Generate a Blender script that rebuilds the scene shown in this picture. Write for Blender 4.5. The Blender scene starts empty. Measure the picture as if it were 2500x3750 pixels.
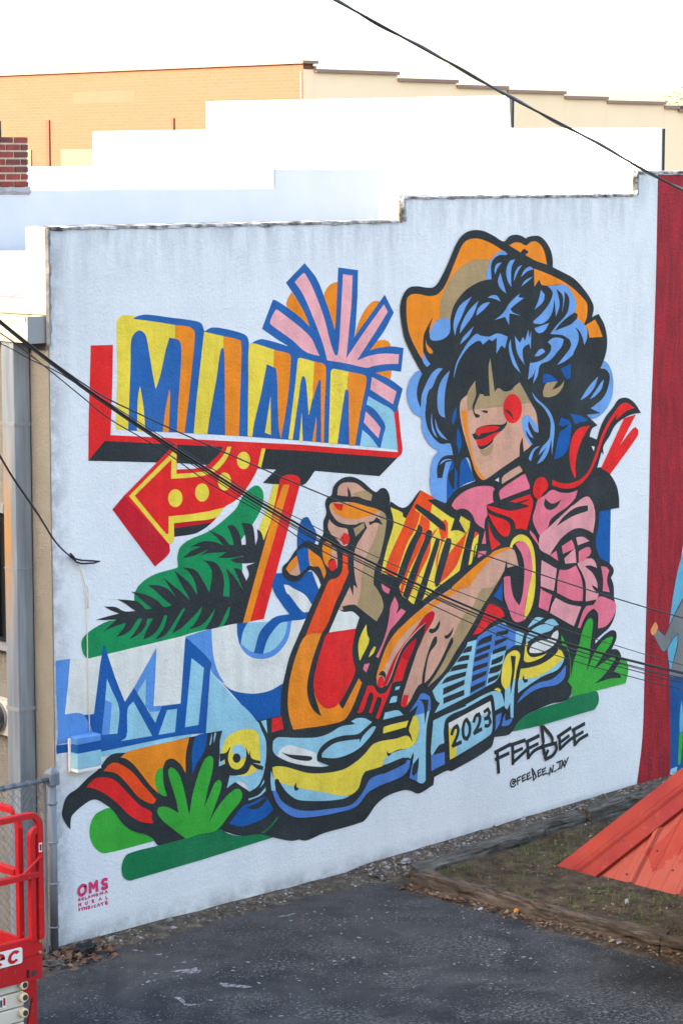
import bpy, bmesh, math, random
from mathutils import Vector, Matrix, noise
from mathutils.geometry import delaunay_2d_cdt
R = math.radians
random.seed(7)
scene = bpy.context.scene
COL = scene.collection

# ---------------------------------------------------------------- camera
FPX, IMX, IMY = 9500.0, 1250.0, 1875.0          # focal length and centre in pixels of the 2500x3750 photograph
PITCH = R(7.6085); HEAD = R(46.358)
CAM = Vector((-12.402, -16.320, 6.30))
fh = Vector((math.cos(HEAD), math.sin(HEAD), 0)); rt = Vector((math.sin(HEAD), -math.cos(HEAD), 0))
fw = fh * math.cos(PITCH) + Vector((0, 0, -math.sin(PITCH))); upv = rt.cross(fw)
cd = bpy.data.cameras.new('camera'); cam = bpy.data.objects.new('camera', cd); COL.objects.link(cam)
cd.sensor_fit = 'VERTICAL'; cd.sensor_height = 36; cd.lens = FPX / 3750 * 36
cd.clip_start = 0.1; cd.clip_end = 2000
cam.matrix_world = Matrix.Translation(CAM) @ Matrix((rt, upv, -fw)).transposed().to_4x4()
scene.camera = cam
# ---------------------------------------------------------------- world, sun, exposure
SUN_EL, SUN_VEC = R(20), Vector((-0.985, 0.17, 0)).normalized()
w = bpy.data.worlds.new('World'); scene.world = w; w.use_nodes = True
nt = w.node_tree; bg = nt.nodes['Background']
sky = nt.nodes.new('ShaderNodeTexSky'); sky.sky_type = 'NISHITA'; sky.sun_disc = False
sky.sun_elevation = SUN_EL; sky.sun_rotation = math.atan2(SUN_VEC.x, SUN_VEC.y)
sky.air_density = 1.0; sky.dust_density = 3.2; sky.ozone_density = 0.9
nt.links.new(sky.outputs[0], bg.inputs[0]); bg.inputs[1].default_value = 0.15
sd = bpy.data.lights.new('sun', 'SUN'); sd.energy = 2.0; sd.angle = R(0.5); sd.color = (1.0, 0.86, 0.68)
so = bpy.data.objects.new('sun', sd); COL.objects.link(so)
sdir = (SUN_VEC * math.cos(SUN_EL) + Vector((0, 0, math.sin(SUN_EL))))
so.rotation_euler = sdir.to_track_quat('Z', 'Y').to_euler(); so.location = (-20, 0, 30)
scene.view_settings.view_transform = 'Standard'; scene.view_settings.look = 'None'
scene.view_settings.gamma = 1; scene.view_settings.exposure = 2.7
try: scene.view_settings.use_curve_mapping = False
except Exception: pass
scene.render.engine = 'CYCLES'

def ray(x, y): return fw + rt * ((x - IMX) / FPX) - upv * ((y - IMY) / FPX)
def on(x, y, ax, v):                             # where the sight line of a photo point meets a plane of the place
    d = ray(x, y); return CAM + d * ((v - CAM[ax]) / d[ax])
def at(x, y, depth): return CAM + ray(x, y) * depth

# ---------------------------------------------------------------- materials
def lin(c):
    c = c / 255.0
    return c / 12.92 if c <= 0.04045 else ((c + 0.055) / 1.055) ** 2.4
GAIN = (0.93, 1.09, 1.36)                        # light of the open shade on a white wall
def alb(rgb): return tuple(max(0.010, min(0.93, lin(v) / g)) for v, g in zip(rgb, GAIN)) + (1,)
class NT:
    def __init__(s, name, rough=0.8, spec=0.3, metal=0.0):
        s.m = bpy.data.materials.new(name); s.m.use_nodes = True; s.t = s.m.node_tree
        s.b = s.t.nodes['Principled BSDF']; s.b.inputs['Roughness'].default_value = rough
        s.b.inputs['Specular IOR Level'].default_value = spec; s.b.inputs['Metallic'].default_value = metal
        s.pos = s.n('ShaderNodeNewGeometry').outputs['Position']
    def n(s, typ, **kw):
        o = s.t.nodes.new(typ)
        for k, v in kw.items(): setattr(o, k, v)
        return o
    def link(s, a, b): s.t.links.new(a, b)
    def scaled(s, sc):
        m = s.n('ShaderNodeMapping'); m.inputs['Scale'].default_value = sc; s.link(s.pos, m.inputs['Vector']); return m.outputs[0]
    def noise(s, sc, detail=4, vec=None, rough=0.55, dist=0.0):
        o = s.n('ShaderNodeTexNoise'); o.inputs['Scale'].default_value = sc; o.inputs['Detail'].default_value = detail
        o.inputs['Roughness'].default_value = rough; o.inputs['Distortion'].default_value = dist
        s.link(vec if vec is not None else s.pos, o.inputs['Vector']); return o.outputs['Fac']
    def ramp(s, fac, stops):
        o = s.n('ShaderNodeValToRGB'); e = o.color_ramp.elements
        while len(e) < len(stops): e.new(0.5)
        for q, (p_, c) in zip(e, stops):
            q.position = p_; q.color = c if isinstance(c, (tuple, list)) else (c, c, c, 1)
        s.link(fac, o.inputs['Fac']); return o.outputs['Color']
    def mix(s, fac, a, b, mode='MIX'):
        o = s.n('ShaderNodeMix', data_type='RGBA', blend_type=mode)
        for sock, v in ((o.inputs[0], fac), (o.inputs[6], a), (o.inputs[7], b)):
            if hasattr(v, 'links'): s.link(v, sock)
            else: sock.default_value = v
        return o.outputs[2]
    def color(s, c):
        if hasattr(c, 'links'): s.link(c, s.b.inputs['Base Color'])
        else: s.b.inputs['Base Color'].default_value = c
    def bump(s, h, strength=0.5, dist=0.01, prev=None):
        o = s.n('ShaderNodeBump'); o.inputs['Strength'].default_value = strength; o.inputs['Distance'].default_value = dist
        s.link(h, o.inputs['Height'])
        if prev is not None: s.link(prev, o.inputs['Normal'])
        s.link(o.outputs[0], s.b.inputs['Normal']); return o.outputs[0]
    def sep(s):
        o = s.n('ShaderNodeSeparateXYZ'); s.link(s.pos, o.inputs[0]); return o.outputs
    def math(s, op, a, b=None, clamp=False):
        o = s.n('ShaderNodeMath', operation=op); o.use_clamp = clamp
        for sock, v in zip(o.inputs, (a, b)):
            if v is None: continue
            if hasattr(v, 'links'): s.link(v, sock)
            else: sock.default_value = v
        return o.outputs[0]
    def maprange(s, v, a, b, c, d):
        o = s.n('ShaderNodeMapRange'); s.link(v, o.inputs[0])
        for i, q in enumerate((a, b, c, d)): o.inputs[1 + i].default_value = q
        return o.outputs[0]
def stucco_bump(M, k=1.0):
    a = M.noise(42, 6, rough=0.75, dist=0.3); b = M.noise(11, 3)
    v = M.n('ShaderNodeTexVoronoi'); v.inputs['Scale'].default_value = 26; M.link(M.pos, v.inputs['Vector'])
    n1 = M.bump(a, 1.0 * k, 0.026); n2 = M.bump(b, 0.3 * k, 0.025, n1); M.bump(v.outputs['Distance'], 0.3 * k, 0.010, n2)
MATS = {}
def paint_mat(key, rgb, var=0.15):
    M = NT('paint_' + key, 0.7, 0.15); c = alb(rgb)
    f = M.ramp(M.noise(5.5, 6), [(0.25, 1 - var), (0.5, 1.0), (0.75, 1 + var * 0.6)])
    col = M.mix(1.0, c, f, 'MULTIPLY')
    col = M.mix(1.0, col, M.ramp(M.noise(1.0, 5, M.scaled((6, 6, 0.8)), 0.6), [(0.3, 0.88), (0.6, 1.04)]), 'MULTIPLY')
    col = M.mix(M.ramp(M.noise(1.3, 6, None, 0.65), [(0.5, 0.0), (0.8, 0.035)]), col, (0.62, 0.62, 0.62, 1))
    M.color(M.mix(M.ramp(M.noise(120, 2), [(0.66, 0.0), (0.74, 0.10)]), col, (0.6, 0.62, 0.64, 1)))
    stucco_bump(M, 0.6); MATS[key] = M.m; return M.m
def plain(name, rgb, rough=0.6, var=0.12, sc=6.0, bump=0.0, bsc=40, spec=0.3, metal=0.0, raw=False):
    M = NT(name, rough, spec, metal); c = tuple(rgb) + (1,) if raw else alb(rgb)
    f = M.ramp(M.noise(sc, 5), [(0.25, 1 - var), (0.5, 1.0), (0.78, 1 + var * 0.7)])
    M.color(M.mix(1.0, c, f, 'MULTIPLY'))
    if bump: M.bump(M.noise(bsc, 4), bump, 0.01)
    MATS[name] = M.m; return M.m

# ---------------------------------------------------------------- mesh building
class MB:
    def __init__(s): s.v = []; s.f = []; s.mi = []
    def face(s, idx, m=0): s.f.append(idx); s.mi.append(m)
    def pts(s, P):
        i = len(s.v); s.v += [tuple(p) for p in P]; return list(range(i, i + len(P)))
    def hexa(s, P, m=0):                          # P: 4 bottom (ccw from above) + 4 top
        a = s.pts(P)
        for q in ((3, 2, 1, 0), (4, 5, 6, 7), (0, 1, 5, 4), (1, 2, 6, 5), (2, 3, 7, 6), (3, 0, 4, 7)): s.face([a[k] for k in q], m)
        return s
    def box(s, x0, x1, y0, y1, z0, z1, m=0):
        return s.hexa([(x0, y0, z0), (x1, y0, z0), (x1, y1, z0), (x0, y1, z0), (x0, y0, z1), (x1, y0, z1), (x1, y1, z1), (x0, y1, z1)], m)
    def bar(s, A, B, wdt, hgt, m=0, up=Vector((0, 0, 1))):   # rectangular bar
        A, B = Vector(A), Vector(B); d = (B - A).normalized()
        u = d.cross(up)
        if u.length < 1e-4: u = d.cross(Vector((0, 1, 0)))
        u.normalize(); v = u.cross(d).normalized(); u = u * wdt / 2; v = v * hgt / 2
        return s.hexa([A - u - v, A + u - v, B + u - v, B - u - v, A - u + v, A + u + v, B + u + v, B - u + v], m)
    def tube(s, path, r, seg=8, m=0, closed=False, caps=True):
        P = [Vector(p) for p in path]; n = len(P); rings = []
        rr = r if isinstance(r, (list, tuple)) else [r] * n
        prev = None
        for i, p in enumerate(P):
            if closed: d = P[(i + 1) % n] - P[i - 1]
            else: d = P[min(i + 1, n - 1)] - P[max(i - 1, 0)]
            d.normalize()
            if prev is None:
                a = Vector((0, 0, 1)) if abs(d.z) < 0.9 else Vector((1, 0, 0)); u = d.cross(a).normalized()
            else: u = (prev - d * prev.dot(d)).normalized()
            prev = u; v = d.cross(u)
            rings.append(s.pts([p + (u * math.cos(2 * math.pi * k / seg) + v * math.sin(2 * math.pi * k / seg)) * rr[i] for k in range(seg)]))
        for i in range(n if closed else n - 1):
            a, b = rings[i], rings[(i + 1) % n]
            for k in range(seg): s.face([a[k], a[(k + 1) % seg], b[(k + 1) % seg], b[k]], m)
        if caps and not closed: s.face(rings[0][::-1], m); s.face(rings[-1], m)
        return s
    def prism(s, poly, fn, d0, d1, m=0):          # extrude a 2-D outline: fn(u, v, d) -> point
        poly = ccw(poly); n = len(poly)
        vs, _, fs, *_ = delaunay_2d_cdt([Vector(p) for p in poly], [], [list(range(n))], 1, 1e-6)
        a = s.pts([fn(p[0], p[1], d0) for p in vs]); b = s.pts([fn(p[0], p[1], d1) for p in vs])
        for f in fs: s.face([a[k] for k in f][::-1], m); s.face([b[k] for k in f], m)
        a = s.pts([fn(p[0], p[1], d0) for p in poly]); b = s.pts([fn(p[0], p[1], d1) for p in poly])
        for k in range(n): s.face([a[k], a[(k + 1) % n], b[(k + 1) % n], b[k]], m)
        return s
    def build(s, name, mats, parent=None, smooth=False, bevel=0.0):
        me = bpy.data.meshes.new(name); me.from_pydata(s.v, [], s.f)
        for m in (mats if isinstance(mats, (list, tuple)) else [mats]): me.materials.append(MATS[m] if isinstance(m, str) else m)
        me.polygons.foreach_set('material_index', s.mi)
        if smooth: me.polygons.foreach_set('use_smooth', [True] * len(s.f))
        me.update()
        o = bpy.data.objects.new(name, me); COL.objects.link(o)
        if parent: o.parent = parent; o.matrix_parent_inverse = parent.matrix_world.inverted() if False else Matrix.Translation(-parent.location)
        if bevel:
            b = o.modifiers.new('bevel', 'BEVEL'); b.width = bevel; b.segments = 2; b.limit_method = 'ANGLE'
        return o
def ccw(p):
    a = sum(p[i][0] * p[(i + 1) % len(p)][1] - p[(i + 1) % len(p)][0] * p[i][1] for i in range(len(p)))
    return list(p) if a > 0 else list(p)[::-1]
def tag(o, label=None, cat=None, group=None, kind=None):
    for k, v in (('label', label), ('category', cat), ('group', group), ('kind', kind)):
        if v: o[k] = v
    return o
def empty(name, loc, label=None, cat=None, group=None):
    o = bpy.data.objects.new(name, None); COL.objects.link(o); o.location = loc; o.empty_display_size = 0.3
    bpy.context.view_layer.update()
    return tag(o, label, cat, group)
def fbm(x, y, z=0.0): return noise.fractal(Vector((x, y, z)), 1.0, 2.0, 4)
# ---------------------------------------------------------------- the painted wall: outlines in wall coordinates
TILES = {'A': (300, 1100, 500), 'B': (700, 1100, 500), 'C': (950, 950, 550), 'D': (1100, 1250, 400), 'E': (300, 1550, 500), 'F': (700, 1550, 500),
 'H': (200, 1950, 500), 'I': (600, 1950, 500), 'J': (200, 2350, 500), 'Q': (600, 2350, 500), 'S': (200, 2750, 500), 'T': (600, 2650, 500),
 'U': (950, 1700, 500), 'V': (950, 2150, 500), 'X': (1350, 1750, 500), 'Z': (1350, 2100, 500), 'a': (950, 2550, 500), 'e': (1400, 2450, 500),
 'f': (1700, 2200, 500), 'h': (1750, 2500, 500), 'i': (1650, 1650, 500), 'j': (1850, 1850, 500), 'k': (1900, 1400, 500), 'l': (1450, 830, 500),
 'm': (1800, 830, 500), 'n': (1450, 1250, 500), 'r': (1780, 1230, 500), 'v': (1950, 2250, 400), 'y': (0, 2700, 700), 'x': (2250, 2000, 333.33),
 'z': (2250, 2450, 333.33), 'N': (0, 0, 1568)}
PAINT = {'B': (42, 104, 184), 'Y': (238, 220, 78), 'O': (244, 144, 34), 'R': (230, 42, 42), 'D': (196, 28, 48), 'K': (48, 55, 60), 'P': (240, 178, 192),
 'L': (150, 208, 238), 'w': (226, 234, 238), 'G': (24, 148, 92), 'M': (92, 152, 234), 'b': (26, 94, 178), 'g': (60, 176, 62), 'd': (16, 126, 82),
 'c': (240, 82, 28), 's': (212, 168, 150), 't': (172, 152, 116), 'p': (230, 122, 150), 'q': (228, 162, 176), 'm': (82, 132, 216), 'h': (112, 166, 240),
 'z': (210, 62, 122), 'C': (150, 28, 44), 'S': (98, 180, 220), 'J': (122, 130, 138), 'T': (236, 160, 104), 'j': (28, 86, 156)}
for k_, c_ in PAINT.items():
    if k_ != 'C': paint_mat(k_, c_)
Mq = NT('paint_C', 0.6, 0.25)
stq = Mq.noise(1.0, 5, Mq.scaled((15, 15, 2.2)), 0.6)
Mq.color(Mq.mix(Mq.ramp(stq, [(0.35, 0.0), (0.65, 1.0)]), alb((130, 26, 40)), alb((178, 28, 44)))); stucco_bump(Mq, 0.8); MATS['C'] = Mq.m
def smooth_loop(P, closed=True):
    n = len(P); out = []
    def nb(i): return P[(i - 1) % n], P[(i + 1) % n]
    tan = []
    for i in range(n):
        if not closed and i in (0, n - 1): tan.append(None); continue
        a, b = nb(i); u = P[i] - a; v = b - P[i]
        if u.length < 1e-6 or v.length < 1e-6: tan.append(None); continue
        c = max(-1, min(1, u.normalized().dot(v.normalized())))
        ang = math.acos(c)
        if ang > R(60) or (ang > R(22) and min(u.length, v.length) > 0.30) or (ang > R(30) and max(u.length, v.length) > 0.55): tan.append(None)
        else: tan.append((u + v).normalized())
    for i in range(n if closed else n - 1):
        p0, p1 = P[i], P[(i + 1) % n]; L = (p1 - p0).length; out.append(p0)
        if L < 1e-6: continue
        d = (p1 - p0) / L
        t0 = tan[i] if tan[i] is not None else d; t1 = tan[(i + 1) % n] if tan[(i + 1) % n] is not None else d
        if tan[i] is None and tan[(i + 1) % n] is None: continue
        if abs(t0.dot(d)) > 0.9995 and abs(t1.dot(d)) > 0.9995: continue
        k = 3 if L < 0.12 else 5
        for s_ in range(1, k):
            t = s_ / k; h1 = 3 * t * t - 2 * t ** 3; h0 = 1 - h1; g0 = t ** 3 - 2 * t * t + t; g1 = t ** 3 - t * t
            out.append(p0 * h0 + p1 * h1 + t0 * (L * g0) + t1 * (L * g1))
    if not closed: out.append(P[-1])
    return out
def wall_uv(px, py):
    q = on(px, py, 1, 0.0); return Vector((q.x, q.z))
def parse_pts(tok):
    P = []; T = None
    for t in tok:
        if t in TILES: T = TILES[t]; continue
        x, y = t.split(','); s = T[2] / 1568.0
        P.append(wall_uv(T[0] + float(x) * s, T[1] + float(y) * s))
    return P, T
def stroke_poly(P, wd):
    P = smooth_loop(P, False); L = []; Rr = []
    for i, p in enumerate(P):
        d = (P[min(i + 1, len(P) - 1)] - P[max(i - 1, 0)])
        if d.length < 1e-7: continue
        d.normalize(); n = Vector((-d.y, d.x)) * wd / 2
        e = Vector((0, 0))
        if i == 0: e = -d * wd * 0.3
        if i == len(P) - 1: e = d * wd * 0.3
        L.append(p + n + e); Rr.append(p - n + e)
    return L, Rr
def paint_wall(text, parent):
    groups = {}; cur = None; done = []
    for line in text.strip().splitlines():
        tok = line.split()
        if not tok: continue
        if tok[0][0] == '=': cur = tok[0][1:]; groups.setdefault(cur, []); continue   # name#n: a second piece of the same kind
        strips = None
        if tok[0] == 'o':
            col = tok[1]; T = TILES[tok[2]]; s = T[2] / 1568.0; x, y = map(float, tok[3].split(',')); rx, ry = float(tok[4]), float(tok[5])
            poly = [wall_uv(T[0] + (x + rx * math.cos(a)) * s, T[1] + (y + ry * math.sin(a)) * s) for a in [k * math.pi / 12 for k in range(24)]]
        elif tok[0] == 'l':
            col = tok[1]; P, T = parse_pts(tok[3:]); wd = float(tok[2]) * T[2] / 1568.0 / 330.0
            runs = [[P[0]]]
            for i_ in range(1, len(P)):
                runs[-1].append(P[i_])
                if i_ < len(P) - 1 and (P[i_] - P[i_ - 1]).angle(P[i_ + 1] - P[i_], 0.0) > R(58): runs.append([P[i_]])
            strips = [stroke_poly(r_, wd) for r_ in runs]; poly = [p for s_ in strips for p in s_[0] + s_[1]]
        else:
            col = tok[0]; P, T = parse_pts(tok[1:]); poly = smooth_loop(P)
        xs = [p.x for p in poly]; ys = [p.y for p in poly]; bb = (min(xs), max(xs), min(ys), max(ys))
        lv = 1
        for b2, l2 in done:
            if bb[0] < b2[1] and bb[1] > b2[0] and bb[2] < b2[3] and bb[3] > b2[2]: lv = max(lv, l2 + 1)
        done.append((bb, lv)); groups[cur].append((col, poly, lv * 0.00013, strips))
    for name, items in groups.items():
        mb = MB(); cols = []
        for col, poly, off, strips in items:
            if col not in cols: cols.append(col)
            mi = cols.index(col); y = -0.001 - off
            if strips:
                for i_, (L, Rr) in enumerate(strips):
                    a = mb.pts([(p.x, y - i_ * 0.00003, p.y) for p in L]); b = mb.pts([(p.x, y - i_ * 0.00003, p.y) for p in Rr])
                    for k in range(len(L) - 1): mb.face([b[k], b[k + 1], a[k + 1], a[k]], mi)
            else:
                poly = ccw([(p.x, p.y) for p in poly])
                vs, _, fs, *_ = delaunay_2d_cdt([Vector(p) for p in poly], [], [list(range(len(poly)))], 1, 1e-5)
                a = mb.pts([(p[0], y, p[1]) for p in vs])
                for f in fs: mb.face([a[k] for k in f], mi)
        mb.build(name.split('#')[0], cols, parent)
    return max(l for _, l in done)
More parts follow.
